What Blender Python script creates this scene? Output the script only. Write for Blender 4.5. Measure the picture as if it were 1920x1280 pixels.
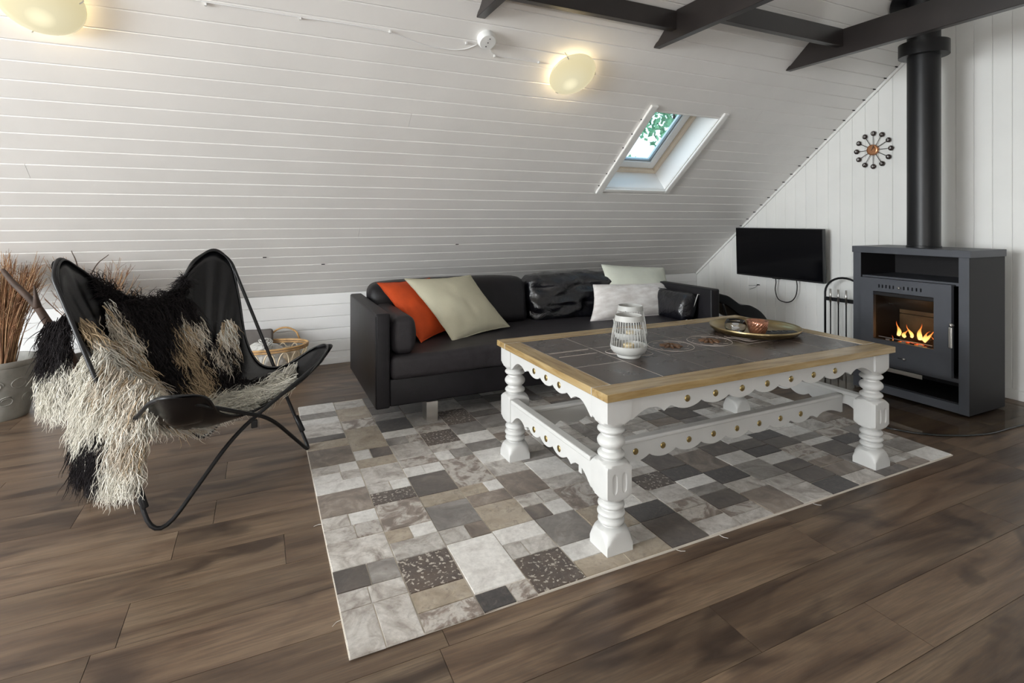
import bpy, bmesh, math, random
import numpy as np
from mathutils import Vector, Matrix, noise as mnoise

random.seed(7); rng = np.random.default_rng(7)
PI = math.pi
for o in list(bpy.data.objects): bpy.data.objects.remove(o)
scene = bpy.context.scene
COL = scene.collection

# ------------------------------------------------------------------ camera
YAW = math.atan(473/1004)
camd = bpy.data.cameras.new('camera'); cam = bpy.data.objects.new('camera', camd); COL.objects.link(cam)
cam.location = (0, 0, 1.08); cam.rotation_euler = (PI/2, 0, -YAW)
camd.sensor_width = 36; camd.lens = 36*1004/1920; camd.shift_y = -228/1920; camd.clip_start = .02
scene.camera = cam

# ------------------------------------------------------------------ world, lights, exposure
scene.view_settings.view_transform = 'Standard'; scene.view_settings.look = 'None'
scene.view_settings.gamma = 1; scene.view_settings.use_curve_mapping = False
scene.view_settings.exposure = 0.52
w = bpy.data.worlds.new('sky'); scene.world = w; w.use_nodes = True
nt = w.node_tree; nt.nodes.clear()
out = nt.nodes.new('ShaderNodeOutputWorld'); bg = nt.nodes.new('ShaderNodeBackground')
tc = nt.nodes.new('ShaderNodeTexCoord'); sep = nt.nodes.new('ShaderNodeSeparateXYZ'); ramp = nt.nodes.new('ShaderNodeValToRGB')
ramp.color_ramp.elements[0].position = 0; ramp.color_ramp.elements[0].color = (.80, .86, .93, 1)
ramp.color_ramp.elements[1].position = .7; ramp.color_ramp.elements[1].color = (.50, .68, .92, 1)
nt.links.new(tc.outputs['Generated'], sep.inputs[0]); nt.links.new(sep.outputs['Z'], ramp.inputs[0])
nt.links.new(ramp.outputs[0], bg.inputs[0]); nt.links.new(bg.outputs[0], out.inputs[0]); bg.inputs[1].default_value = 2.3

def area(name, loc, direction, sx, sy, power, color=(1, 1, 1), spread=PI):
    l = bpy.data.lights.new(name, 'AREA'); l.shape = 'RECTANGLE'; l.size = sx; l.size_y = sy
    l.energy = power; l.color = color; l.spread = spread
    o = bpy.data.objects.new(name, l); COL.objects.link(o); o.location = loc
    o.rotation_euler = Vector(direction).to_track_quat('-Z', 'Y').to_euler()
    return o
# daylight through the left gable window; the three rear panels are added fill lights
area('daylight_gable_window', (-5.12, 1.0, 1.35), (1, .10, .0), 2.2, 1.6, 290, (.96, .98, 1))
area('added_fill_rear', (.6, -2.66, 1.0), (.10, 1, .12), 5.0, .9, 300, (1, .985, .965))  # unseen fill panel added behind the viewer, no glazing is built there
area('added_fill_upper_a', (-1.2, -1.42, 2.6), (.1, .66, -.75), 1.2, 1.2, 40, (.97, .98, 1))  # added overhead fill, the rear slope has no opening
area('added_fill_upper_b', (2.2, -1.42, 2.6), (.25, .66, -.55), 1.2, 1.2, 95, (.97, .98, 1))  # added overhead fill turned towards the right gable, no roof window exists

# ------------------------------------------------------------------ materials
def srgb(r, g, b):
    f = lambda c: (c/255/12.92) if c/255 <= .04045 else ((c/255+.055)/1.055)**2.4
    return (f(r), f(g), f(b))
class MatB:
    def __init__(s, name):
        s.m = bpy.data.materials.new(name); s.m.use_nodes = True; s.n = s.m.node_tree; s.n.nodes.clear()
        s.out = s.n.nodes.new('ShaderNodeOutputMaterial'); s.p = s.n.nodes.new('ShaderNodeBsdfPrincipled')
        s.n.links.new(s.p.outputs[0], s.out.inputs[0])
    def N(s, t, **kw):
        x = s.n.nodes.new(t)
        for k, v in kw.items(): setattr(x, k, v)
        return x
    def L(s, a, b): s.n.links.new(a, b)
    def val(s, node, **kw):
        for k, v in kw.items(): node.inputs[k.replace('_', ' ')].default_value = v
def coords(b, scale=(1, 1, 1), rnd=False, kind='Object'):
    tc = b.N('ShaderNodeTexCoord'); mp = b.N('ShaderNodeMapping'); mp.inputs['Scale'].default_value = scale
    b.L(tc.outputs[kind], mp.inputs[0])
    if rnd:
        oi = b.N('ShaderNodeObjectInfo'); mu = b.N('ShaderNodeVectorMath', operation='SCALE'); mu.inputs[0].default_value = (37, 53, 71)
        b.L(oi.outputs['Random'], mu.inputs['Scale']); b.L(mu.outputs[0], mp.inputs['Location'])
        return mp.outputs[0], oi.outputs['Random']
    return mp.outputs[0], None
def nz(b, vec, scale, detail=4, rough=.55, dist=0):
    n = b.N('ShaderNodeTexNoise'); n.inputs['Scale'].default_value = scale; n.inputs['Detail'].default_value = detail
    n.inputs['Roughness'].default_value = rough; n.inputs['Distortion'].default_value = dist; b.L(vec, n.inputs['Vector']); return n.outputs['Fac']
def rp(b, fac, stops, interp='LINEAR'):
    r = b.N('ShaderNodeValToRGB'); r.color_ramp.interpolation = interp
    while len(r.color_ramp.elements) < len(stops): r.color_ramp.elements.new(.5)
    for e, (p, c) in zip(r.color_ramp.elements, stops): e.position = p; e.color = (*c, 1) if len(c) == 3 else c
    b.L(fac, r.inputs[0]); return r.outputs[0]
def mix(b, fac, a, c, mode='MIX'):
    m = b.N('ShaderNodeMix', data_type='RGBA', blend_type=mode)
    if isinstance(fac, (int, float)): m.inputs[0].default_value = fac
    else: b.L(fac, m.inputs[0])
    for i, v in ((6, a), (7, c)):
        if isinstance(v, tuple): m.inputs[i].default_value = (*v, 1)
        else: b.L(v, m.inputs[i])
    return m.outputs[2]
def bump(b, h, strength=.3, dist=.01):
    bp = b.N('ShaderNodeBump'); bp.inputs['Strength'].default_value = strength; bp.inputs['Distance'].default_value = dist
    b.L(h, bp.inputs['Height']); b.L(bp.outputs[0], b.p.inputs['Normal'])
def mat(name, col, rough=.5, metal=0, var=.0, vscale=8, bs=0, bscale=40, bdist=.003, spec=None, coat=0):
    b = MatB(name); b.p.inputs['Roughness'].default_value = rough; b.p.inputs['Metallic'].default_value = metal
    if spec is not None: b.p.inputs['Specular IOR Level'].default_value = spec
    if coat: b.p.inputs['Coat Weight'].default_value = coat; b.p.inputs['Coat Roughness'].default_value = .15
    v, _ = coords(b)
    if var:
        c = rp(b, nz(b, v, vscale), [(.3, tuple(x*(1-var) for x in col)), (.7, tuple(min(1, x*(1+var)) for x in col))])
        b.L(c, b.p.inputs['Base Color'])
    else: b.p.inputs['Base Color'].default_value = (*col, 1)
    if bs: bump(b, nz(b, v, bscale), bs, bdist)
    return b.m
def emit(name, col, s):
    b = MatB(name); b.n.nodes.remove(b.p); e = b.N('ShaderNodeEmission'); e.inputs[0].default_value = (*col, 1); e.inputs[1].default_value = s
    b.L(e.outputs[0], b.out.inputs[0]); return b.m

M_white = mat('painted_board', (.80, .785, .76), .42, var=.03, vscale=3, bs=.10, bscale=60)
M_knee = mat('painted_board_cool', (.82, .82, .815), .42, var=.025, vscale=3, bs=.10, bscale=60)
M_gable = mat('painted_gable_board', (.80, .80, .775), .42, var=.03, vscale=3, bs=.10, bscale=60)
M_back = mat('wall_backing', (.55, .54, .52), .7)
M_beam = mat('dark_beam_paint', (.020, .016, .015), .32, var=.2, vscale=6, bs=.12, bscale=30)
M_tpaint = mat('table_white_paint', (.55, .55, .535), .40, var=.03, vscale=10, bs=.06, bscale=80)
M_black = mat('black_steel', (.008, .008, .009), .40, 0, bs=.05, spec=.35)
M_stove = mat('stove_steel', (.066, .070, .082), .45, .2, var=.06, bs=.10, bscale=300, bdist=.0006)
M_stove_shaded = mat('stove_steel_shaded', (.011, .010, .011), .55, .0, spec=.25, bs=.10, bscale=300, bdist=.0006)  # same steel darkened, the shade of the side is put into the colour
M_dark = mat('soot_black', (.006, .006, .006), .8)
M_chrome = mat('brushed_chrome', (.62, .60, .57), .28, 1)
M_brass = mat('aged_brass', (.40, .30, .13), .38, 1, var=.15, vscale=30)
M_tray = mat('tray_brass', (.36, .28, .15), .34, 1, var=.12, vscale=10)
M_lantern = mat('lantern_grey_white', (.44, .44, .42), .5)
M_rattan = mat('rattan_cane', (.55, .33, .14), .5, var=.25, vscale=30)
M_rattan_pale = mat('rattan_cane_pale', (.72, .60, .42), .5, var=.15, vscale=30)
M_plastic = mat('white_plastic', (.74, .74, .72), .4)
M_screen = mat('tv_glass', (.003, .003, .004), .12, spec=.25)
M_tvcase = mat('tv_case', (.008, .008, .009), .4)
M_grout = mat('rug_backing', (.58, .53, .46), .9)
M_tgrout = mat('tile_grout', (.80, .74, .68), .8)
M_pot = mat('pot_glaze', (.235, .225, .20), .55, var=.2, vscale=14, bs=.25, bscale=30)
M_twig = mat('twig_bark', (.20, .095, .045), .75, var=.5, vscale=12)
M_twig2 = mat('twig_bark_pale', (.42, .26, .14), .75, var=.3, vscale=12)
M_drift = mat('driftwood_bark', (.050, .028, .018), .7, var=.4, vscale=20, bs=.4, bscale=50)
M_copper = mat('copper_glass', (.42, .20, .13), .22, .75, var=.2, vscale=30)
M_remote = mat('remote_grey', (.045, .05, .055), .6)
M_disc = mat('clock_disc_dark', (.022, .012, .010), .3)
M_num = mat('numeral_white', (.8, .8, .78), .5)
M_hub = mat('clock_hub_copper', (.55, .26, .13), .3, .8)
M_ash = mat('ash', (.3, .28, .26), .9)
M_orange = mat('orange_linen', srgb(196, 72, 20), .85, var=.14, vscale=9, bs=.5, bscale=260, bdist=.0015)
M_sage = mat('sage_linen', srgb(184, 180, 158), .88, var=.06, vscale=7, bs=.5, bscale=260, bdist=.0015)
M_mint = mat('pale_mint_linen', srgb(210, 213, 200), .88, var=.06, vscale=7, bs=.5, bscale=260, bdist=.0015)
M_throw_grey = mat('grey_blanket', (.16, .145, .135), .95, var=.2, bs=.5, bscale=150)
M_knit = mat('white_knit', (.62, .61, .58), .95, var=.15, vscale=20, bs=.6, bscale=120)
M_beige = mat('beige_blanket', (.50, .42, .31), .95, var=.15, bs=.5, bscale=120)
M_branch = mat('tree_leaf_green', (.16, .34, .19), .8, var=.4, vscale=3)
M_winpaint = mat('window_cream_wood', (.78, .66, .52), .4, var=.06)
M_winwhite = mat('window_white', (.85, .84, .82), .35)

def leather(name, col, rough, wr=.0, big=9, spec=.5):
    b = MatB(name); v, _ = coords(b)
    b.p.inputs['Roughness'].default_value = rough; b.p.inputs['Specular IOR Level'].default_value = spec
    n1 = nz(b, v, 380, 2); n2 = nz(b, v, big, 5, .6, 1.2)
    a = b.N('ShaderNodeMath', operation='MULTIPLY_ADD'); b.L(n2, a.inputs[0]); a.inputs[1].default_value = wr*12; b.L(n1, a.inputs[2])
    c = rp(b, n2, [(.35, tuple(x*.75 for x in col)), (.7, tuple(x*1.3 for x in col))]); b.L(c, b.p.inputs['Base Color'])
    bump(b, a.outputs[0], .25, .0035); return b.m
M_leather = leather('black_leather', (.008, .007, .009), .42, .18, spec=.32)
M_leather_seat = leather('worn_black_leather', (.024, .021, .024), .50, .15, spec=.35)
M_leather_shiny = leather('glossy_black_leather', (.007, .007, .010), .16, 1.1, 16, spec=.75)
M_sling = leather('sling_leather', (.004, .004, .005), .24, .12, 6, spec=.42)

def wood_floor():
    b = MatB('floor_plank_oak'); v, rnd = coords(b, (1, 1, 1), True)
    st = b.N('ShaderNodeMapping'); st.inputs['Scale'].default_value = (.9, 7.5, 1); b.L(v, st.inputs[0])
    st2 = b.N('ShaderNodeMapping'); st2.inputs['Scale'].default_value = (2.2, 60, 1); b.L(v, st2.inputs[0])
    st3 = b.N('ShaderNodeMapping'); st3.inputs['Scale'].default_value = (1.6, 4.5, 1); b.L(v, st3.inputs[0])
    n1 = nz(b, st.outputs[0], 1.6, 6, .6, .5); n2 = nz(b, st2.outputs[0], 3, 5, .65); n3 = nz(b, st3.outputs[0], 1.5, 3, .5, .6)
    c1 = rp(b, n1, [(.32, (.060, .038, .026)), (.45, (.150, .102, .070)), (.58, (.215, .155, .107)), (.74, (.285, .215, .152))])
    c2 = mix(b, rp(b, n2, [(.36, (.62,)*3), (.62, (0,)*3)]), c1, (.085, .062, .048))
    c3 = mix(b, rp(b, n3, [(.54, (0,)*3), (.66, (.80,)*3)]), c2, (.040, .026, .020))
    br = b.N('ShaderNodeMapRange'); br.inputs['To Min'].default_value = .68; br.inputs['To Max'].default_value = 1.02; b.L(rnd, br.inputs[0])
    hsv = b.N('ShaderNodeHueSaturation'); hsv.inputs['Saturation'].default_value = 1.12; b.L(br.outputs[0], hsv.inputs['Value']); b.L(c3, hsv.inputs['Color'])
    b.L(hsv.outputs[0], b.p.inputs['Base Color']); b.p.inputs['Roughness'].default_value = .40
    rr = rp(b, n2, [(.3, (.34,)*3), (.7, (.48,)*3)]); b.L(rr, b.p.inputs['Roughness'])
    bump(b, n2, .12, .002); return b.m
M_floor = wood_floor()

def oak(name, axis):
    b = MatB(name); sc = (2, 22, 22) if axis == 'x' else (22, 2, 22)
    v, _ = coords(b, sc); n = nz(b, v, 2.2, 6, .6, .4)
    c = rp(b, n, [(.3, (.20, .12, .045)), (.5, (.34, .235, .105)), (.75, (.44, .33, .17))])
    b.L(c, b.p.inputs['Base Color']); b.p.inputs['Roughness'].default_value = .27; bump(b, n, .10, .002); return b.m
M_oakx = oak('oak_edge_long', 'x'); M_oaky = oak('oak_edge_short', 'y')

def tile_mat():
    b = MatB('dark_slate_tile'); v, rnd = coords(b, (1, 1, 1), True); n = nz(b, v, 9, 5, .6, .8); n2 = nz(b, v, 30, 3)
    c = rp(b, n, [(.3, (.038, .028, .025)), (.55, (.062, .047, .042)), (.75, (.098, .078, .070))])
    b.L(c, b.p.inputs['Base Color']); b.p.inputs['Roughness'].default_value = .30
    rr = rp(b, n, [(.3, (.24,)*3), (.7, (.36,)*3)]); b.L(rr, b.p.inputs['Roughness']); bump(b, n, .10, .002); return b.m
M_tile = tile_mat()

def hide(name, stops, scale=9, dist=1.2, speck=None, tint=.10, mott=.5):
    b = MatB(name); v, rnd = coords(b, (1, 1, 1), True)
    n = nz(b, v, scale, 6, .62, dist); c = rp(b, n, stops)
    if speck:
        vo = nz(b, v, speck[0], 2, .5); c = mix(b, rp(b, vo, [(speck[1], (0,)*3), (speck[1]+.04, (1,)*3)]), c, speck[2])
    f = nz(b, v, 55, 5, .7); f2 = nz(b, v, 22, 6, .7, 2); c = mix(b, rp(b, f2, [(.34, (mott,)*3), (.48, (0,)*3)]), c, (.13, .10, .082), 'MIX'); c = mix(b, rp(b, f, [(.35, (.25,)*3), (.65, (0,)*3)]), c, (.12, .105, .095))
    br = b.N('ShaderNodeMapRange'); br.inputs['To Min'].default_value = 1-tint; br.inputs['To Max'].default_value = 1+tint; b.L(rnd, br.inputs[0])
    hsv = b.N('ShaderNodeHueSaturation'); b.L(br.outputs[0], hsv.inputs['Value']); b.L(c, hsv.inputs['Color']); b.L(hsv.outputs[0], b.p.inputs['Base Color'])
    b.p.inputs['Roughness'].default_value = .62; b.p.inputs['Sheen Weight'].default_value = .15; bump(b, f, .3, .002); return b.m
HIDE = {
 'W': hide('hide_white', [(.25, (.52, .49, .46)), (.5, (.70, .68, .645)), (.8, (.78, .76, .73))], mott=.12),
 'L': hide('hide_light_mottled', [(.30, (.21, .175, .15)), (.44, (.40, .365, .325)), (.6, (.56, .53, .49)), (.8, (.64, .61, .57))], 8, 1.8, mott=.32),
 'G': hide('hide_grey', [(.3, (.115, .10, .092)), (.5, (.21, .19, .172)), (.75, (.37, .345, .315))], 7, 1.5),
 'B': hide('hide_brown_grey', [(.3, (.095, .068, .050)), (.5, (.20, .155, .12)), (.75, (.37, .31, .255))], 7, 1.5),
 'T': hide('hide_tan', [(.3, (.25, .195, .135)), (.5, (.37, .305, .225)), (.75, (.47, .41, .33))], 6, 1.2),
 'D': hide('hide_dark', [(.3, (.034, .025, .020)), (.55, (.080, .062, .050)), (.8, (.20, .165, .135))], 7, 1.2),
 'K': hide('hide_black', [(.3, (.018, .014, .014)), (.7, (.035, .028, .026))], 7, 1.2),
 'S': hide('hide_speckled', [(.3, (.035, .022, .016)), (.7, (.085, .055, .036))], 7, 1.2, (85, .585, (.46, .41, .35))),
 'P': hide('hide_patchy', [(.36, (.15, .115, .09)), (.45, (.25, .20, .165)), (.52, (.46, .42, .375)), (.8, (.60, .57, .53))], 11, 1.4),
}

def glass(name, col=(1, 1, 1), rough=0, ior=1.45):
    b = MatB(name); b.p.inputs['Base Color'].default_value = (*col, 1); b.p.inputs['Transmission Weight'].default_value = 1
    b.p.inputs['Roughness'].default_value = rough; b.p.inputs['IOR'].default_value = ior; return b.m
def thin_glass(name, tint, refl=.12, rough=.03):
    b = MatB(name); b.n.nodes.remove(b.p); t = b.N('ShaderNodeBsdfTransparent'); t.inputs[0].default_value = (*tint, 1)
    g = b.N('ShaderNodeBsdfGlossy'); g.inputs['Roughness'].default_value = rough; fr = b.N('ShaderNodeFresnel'); fr.inputs[0].default_value = 1.45
    m = b.N('ShaderNodeMixShader'); ge = b.N('ShaderNodeNewGeometry'); iv = b.N('ShaderNodeMath', operation='SUBTRACT'); iv.inputs[0].default_value = 1; b.L(ge.outputs['Backfacing'], iv.inputs[1])
    ml = b.N('ShaderNodeMath', operation='MULTIPLY'); b.L(fr.outputs[0], ml.inputs[0]); b.L(iv.outputs[0], ml.inputs[1]); b.L(ml.outputs[0], m.inputs[0]); b.L(t.outputs[0], m.inputs[1]); b.L(g.outputs[0], m.inputs[2]); b.L(m.outputs[0], b.out.inputs[0]); return b.m
M_glass = thin_glass('window_glass', (.74, .82, .82))
M_stoveglass = thin_glass('stove_glass', (.88, .86, .82))
M_plate = thin_glass('smoked_floor_glass', (.90, .90, .89), rough=.02)
M_tealight = glass('clear_glass', (.95, .95, .97), .05)

def attr_mat(name, rough=.7, spec=.3):
    b = MatB(name); a = b.N('ShaderNodeAttribute'); a.attribute_name = 'tone'; b.L(a.outputs['Color'], b.p.inputs['Base Color'])
    b.p.inputs['Roughness'].default_value = rough; b.p.inputs['Specular IOR Level'].default_value = spec; return b.m
M_fleece = attr_mat('fleece_locks', .75, .15)

def cushion_stripe():
    b = MatB('white_ribbed_cotton'); v, _ = coords(b, (1, 1, 1), kind='UV'); 
    wv = b.N('ShaderNodeTexWave', wave_type='BANDS', bands_direction='X'); wv.inputs['Scale'].default_value = 26; wv.inputs['Distortion'].default_value = .8; b.L(v, wv.inputs[0])
    n = nz(b, v, 7, 4); c = rp(b, n, [(.35, srgb(216, 210, 206)), (.65, srgb(243, 240, 238))]); b.L(c, b.p.inputs['Base Color'])
    b.p.inputs['Roughness'].default_value = .9; bump(b, wv.outputs['Fac'], .35, .002); return b.m
M_ribbed = cushion_stripe()

# ------------------------------------------------------------------ mesh helpers
ORG = {}
class MB:
    def __init__(s): s.v = []; s.f = []; s.uv = None
    def add(s, vs, fs):
        k = len(s.v); s.v += [tuple(p) for p in vs]; s.f += [tuple(i+k for i in f) for f in fs]; return s
    def box(s, a, b):
        (x0, y0, z0), (x1, y1, z1) = a, b
        return s.add([(x0, y0, z0), (x1, y0, z0), (x1, y1, z0), (x0, y1, z0), (x0, y0, z1), (x1, y0, z1), (x1, y1, z1), (x0, y1, z1)],
                     [(0, 3, 2, 1), (4, 5, 6, 7), (0, 1, 5, 4), (1, 2, 6, 5), (2, 3, 7, 6), (3, 0, 4, 7)])
    def hexa(s, p):   # 8 points, bottom 4 ccw then top 4
        return s.add(p, [(0, 3, 2, 1), (4, 5, 6, 7), (0, 1, 5, 4), (1, 2, 6, 5), (2, 3, 7, 6), (3, 0, 4, 7)])
    def prism(s, pts, vec):   # planar polygon pts extruded by vec
        n = len(pts); vec = Vector(vec); a = [Vector(p) for p in pts]
        return s.add(a+[p+vec for p in a], [tuple(range(n-1, -1, -1)), tuple(range(n, 2*n))]+[(i, (i+1) % n, n+(i+1) % n, n+i) for i in range(n)])
    def lathe(s, prof, c=(0, 0, 0), seg=24, cap=True, close=False):
        vs = []; fs = []
        for r, z in prof:
            for i in range(seg):
                t = 2*PI*i/seg; vs.append((c[0]+r*math.cos(t), c[1]+r*math.sin(t), c[2]+z))
        m = len(prof)
        for j in range(m-1 if not close else m):
            for i in range(seg):
                a = j*seg+i; b2 = j*seg+(i+1) % seg; k = ((j+1) % m)*seg
                fs.append((a, b2, k+(i+1) % seg, k+i))
        if cap and not close: fs += [tuple(range(seg-1, -1, -1)), tuple(range((m-1)*seg, m*seg))]
        return s.add(vs, fs)
    def tube(s, pts, r, seg=8, closed=False, cap=True):
        P = [Vector(p) for p in pts]; n = len(P); rr = r if hasattr(r, '__len__') else [r]*n
        vs = []; fs = []; up = None
        for i in range(n):
            if closed: t = (P[(i+1) % n]-P[i-1])
            else: t = P[min(i+1, n-1)]-P[max(i-1, 0)]
            t.normalize()
            if up is None:
                up = Vector((0, 0, 1)) if abs(t.z) < .9 else Vector((1, 0, 0))
            x = up.cross(t)
            if x.length < 1e-5: x = Vector((1, .3, 0)).cross(t)
            x.normalize(); y = t.cross(x); up = y
            for k in range(seg):
                a = 2*PI*k/seg; vs.append(P[i]+(x*math.cos(a)+y*math.sin(a))*rr[i])
        for i in range(n if closed else n-1):
            for k in range(seg):
                j = (i+1) % n; fs.append((i*seg+k, i*seg+(k+1) % seg, j*seg+(k+1) % seg, j*seg+k))
        if cap and not closed: fs += [tuple(range(seg-1, -1, -1)), tuple(range((n-1)*seg, n*seg))]
        return s.add(vs, fs)
    def grid(s, fn, nu, nv):
        vs = [fn(i/nu, j/nv) for j in range(nv+1) for i in range(nu+1)]
        return s.add(vs, [(j*(nu+1)+i, j*(nu+1)+i+1, (j+1)*(nu+1)+i+1, (j+1)*(nu+1)+i) for j in range(nv) for i in range(nu)])
    def xf(s, M): s.v = [tuple(M @ Vector(p)) for p in s.v]; return s
    def mesh(s, name, org=(0, 0, 0), m=None, smooth=False):
        me = bpy.data.meshes.new(name); me.from_pydata([(p[0]-org[0], p[1]-org[1], p[2]-org[2]) for p in s.v], [], s.f)
        if m: me.materials.append(m)
        if smooth: me.shade_smooth()
        me.update(); return me
    def build(s, name, m, parent=None, smooth=False, bevel=0, seg=2, loc=None, autos=None, label=None, world=True):
        """world=True: the points are world coordinates"""
        org = ORG[parent.name] if parent else (loc or (0, 0, 0))
        if not world: org = (0, 0, 0)
        me = s.mesh(name, org, m, smooth); o = bpy.data.objects.new(name, me); COL.objects.link(o)
        if parent: o.parent = parent; ORG[o.name] = ORG[parent.name]
        else: o.location = loc or (0, 0, 0); ORG[o.name] = tuple(loc or (0, 0, 0))
        if bevel:
            bv = o.modifiers.new('bevel', 'BEVEL'); bv.width = bevel; bv.segments = seg; bv.limit_method = 'ANGLE'; bv.angle_limit = .6; me.shade_smooth(); bv.harden_normals = True
        if autos is not None:
            me.shade_smooth()
            try: me.set_sharp_from_angle(angle=autos)
            except Exception: pass
        if label: o['label'] = label
        return o
def tag(o, label, cat, group=None, kind=None):
    if label: o['label'] = label
    if cat: o['category'] = cat
    if group: o['group'] = group
    if kind: o['kind'] = kind
    return o
def thing(name, loc, label, cat, group=None):
    o = bpy.data.objects.new(name, None); o.empty_display_size = .1; COL.objects.link(o); o.location = loc; ORG[o.name] = tuple(loc)
    return tag(o, label, cat, group)
def share(src, name, parent, loc, rot=None):
    """another part sharing src's mesh; loc is relative to the parent"""
    o = bpy.data.objects.new(name, src.data if hasattr(src, 'data') else src); COL.objects.link(o); o.parent = parent; o.location = loc
    if rot: o.rotation_euler = rot
    ORG[o.name] = ORG[parent.name]
    return o
def struct(o): o['kind'] = 'structure'; return o
def copy_tree(o, parent=None):
    c = o.copy(); COL.objects.link(c); c.parent = parent; ORG[c.name] = ORG[o.name]
    for ch in list(o.children): copy_tree(ch, c)
    return c
def fnoise(p, sc): return mnoise.noise(Vector(p)*sc)
def bez(pts, n=8):
    """catmull-rom through pts"""
    P = [Vector(p) for p in pts]; P = [P[0]*2-P[1]]+P+[P[-1]*2-P[-2]]; out = []
    for i in range(1, len(P)-2):
        for k in range(n):
            t = k/n; a, b, c, d = P[i-1], P[i], P[i+1], P[i+2]
            out.append(.5*((2*b)+(-a+c)*t+(2*a-5*b+4*c-d)*t*t+(-a+3*b-3*c+d)*t**3))
    out.append(P[-2]); return out

# ------------------------------------------------------------------ room shell
XG = 4.11; XL = -5.2; YK = 4.22; ZK = .53; CS = math.cos(math.atan(.8396)); SN = math.sin(math.atan(.8396))
YR = .75; ZR = ZK+.8396*(YK-YR); YF = 2*YR-YK     # ridge and the mirrored far knee wall behind the viewer
def slp(x, s, t=0):   # point on the slope: s metres up from the knee wall, t metres out of the room
    return (x, YK-CS*s+SN*t, ZK+SN*s+CS*t)
floor = struct(MB().box((XL-.1, YF-.1, -.06), (XG+.1, YK+.1, -.012)).build('floor', M_back))
known = {0: 1.543, 1: 1.136, 2: .41, 5: -.33, 6: .075, 8: -.15}
PL = 1.285
for k in range(-3, 20):
    y0 = .768+.176*k; y1 = min(y0+.176, YK)
    off = known.get(k, (k*.47+.31) % PL)
    x = off-PL*math.ceil((off+2.2)/PL)
    while x < XG:
        a, b2 = max(x, -2.2), min(x+PL, XG)
        if b2-a > .03:
            cx, cy = (a+b2)/2, (y0+y1)/2
            m = MB().box((a+.0008, y0+.0007, -.012), (b2-.0008, y1-.0007, 0))
            me = m.mesh('plank', (cx, cy, 0), M_floor); o = bpy.data.objects.new('plank', me); COL.objects.link(o); o.parent = floor; o.location = (cx, cy, random.uniform(-.0004, 0))
        x += PL
MB().box((XL, .24, -.012), (-2.2, YK, -.0005)).add(*[[(XL, YF, -.0005), (XG, YF, -.0005), (XG, .24, -.0005), (XL, .24, -.0005)], [(0, 1, 2, 3)]]).build('floor_beyond', M_floor, floor)

# knee wall, horizontal boards
kn = struct(MB().box((XL-.1, YK+.012, -.05), (XG+.1, YK+.05, ZK+.06)).build('wall_back', M_back))
def vboard(L, W, T=.012, ch=.0036):
    """board lying along x (0..L), width along y (0..W), front face at z=0, body to z=+T (away from the room)"""
    m = MB(); pr = [(0, T), (0, ch), (ch, 0), (W-ch, 0), (W, ch), (W, T)]
    vs = [(0, y, z) for y, z in pr]+[(L, y, z) for y, z in pr]
    return m.add(vs, [(0, 1, 2, 3, 4, 5), (11, 10, 9, 8, 7, 6)]+[(i+6, (i+1) % 6+6, (i+1) % 6, i) for i in range(6)])
zs = [-.01, .04, .09, .178, .266, .356, .445, .53]
for a, b2 in zip(zs[:-1], zs[1:]):
    m = vboard(XG-XL, b2-a-.0012); m.xf(Matrix(((1, 0, 0, XL), (0, 0, 1, YK), (0, 1, 0, a), (0, 0, 0, 1)))); m.build('board', M_knee, kn)
bb = struct(MB().box((XL, YK-.014, 0), (XG, YK, .045)).build('baseboard_back', M_knee, bevel=.003)); 

# slope: boards in slope coordinates
ceil = struct(MB().build('ceiling', M_back))
sky = dict(x0=2.304, x1=2.866, s0=1.226, s1=1.935)
SMAX = (YK-YR)/CS
def slope_piece(x0, x1, s0, s1, name='board', m_=M_white):
    m = vboard(x1-x0, s1-s0-.001)
    R = Matrix(((1, 0, 0, x0), (0, -CS, SN, YK-CS*s0), (0, SN, CS, ZK+SN*s0), (0, 0, 0, 1)))
    return m.xf(R).build(name, m_, ceil)
k = 0; s0 = -.0185; 
while s0 < SMAX:
    s1 = min(s0+.0985, SMAX); a = max(s0, 0)
    joint = {3: 1.9, 7: .6, 12: -1.0, 15: 2.1, 17: .75, 20: 3.2, 9: 3.3}.get(k)
    segs = [(XL, XG)] if joint is None else [(XL, joint-.0006), (joint+.0006, XG)]
    for (x0, x1) in segs:
        if s1 > sky['s0']+.002 and a < sky['s1']-.002 and x1 > sky['x1'] and x0 < sky['x0']:
            slope_piece(x0, sky['x0'], a, s1); slope_piece(sky['x1'], x1, a, s1)
            if a < sky['s0']: slope_piece(sky['x0'], sky['x1'], a, sky['s0'])
            if s1 > sky['s1']: slope_piece(sky['x0'], sky['x1'], sky['s1'], s1)
        else: slope_piece(x0, x1, a, s1)
    s0 += .0985; k += 1
for px_, k_ in ((.03, 4), (.40, 3), (1.33, 5)):      # dark slits in the joints, lower part of the slope
    c = Vector(slp(px_, .080+.0985*k_, -.001)); MB().box(tuple(c-Vector((.012, .003, .003))), tuple(c+Vector((.010, .002, .003)))).build('gap', M_dark, ceil)
def slab(x0, x1, s0, s1, t0=.012, t1=.06, name='roof_lining', par=None, mm=None):
    m = MB(); m.hexa([slp(x0, s0, t0), slp(x0, s1, t0), slp(x1, s1, t0), slp(x1, s0, t0), slp(x0, s0, t1), slp(x0, s1, t1), slp(x1, s1, t1), slp(x1, s0, t1)]); return m
b = MB()
g_ = .021
for (x0, x1, a, c) in ((XL-.1, sky['x0']-g_, -.05, SMAX+.05), (sky['x1']+g_, XG+.1, -.05, SMAX+.05), (sky['x0']-g_, sky['x1']+g_, -.05, sky['s0']-g_), (sky['x0']-g_, sky['x1']+g_, sky['s1']+g_, SMAX+.05)):
    q = slab(x0, x1, a, c); b.add(q.v, q.f)
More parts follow.
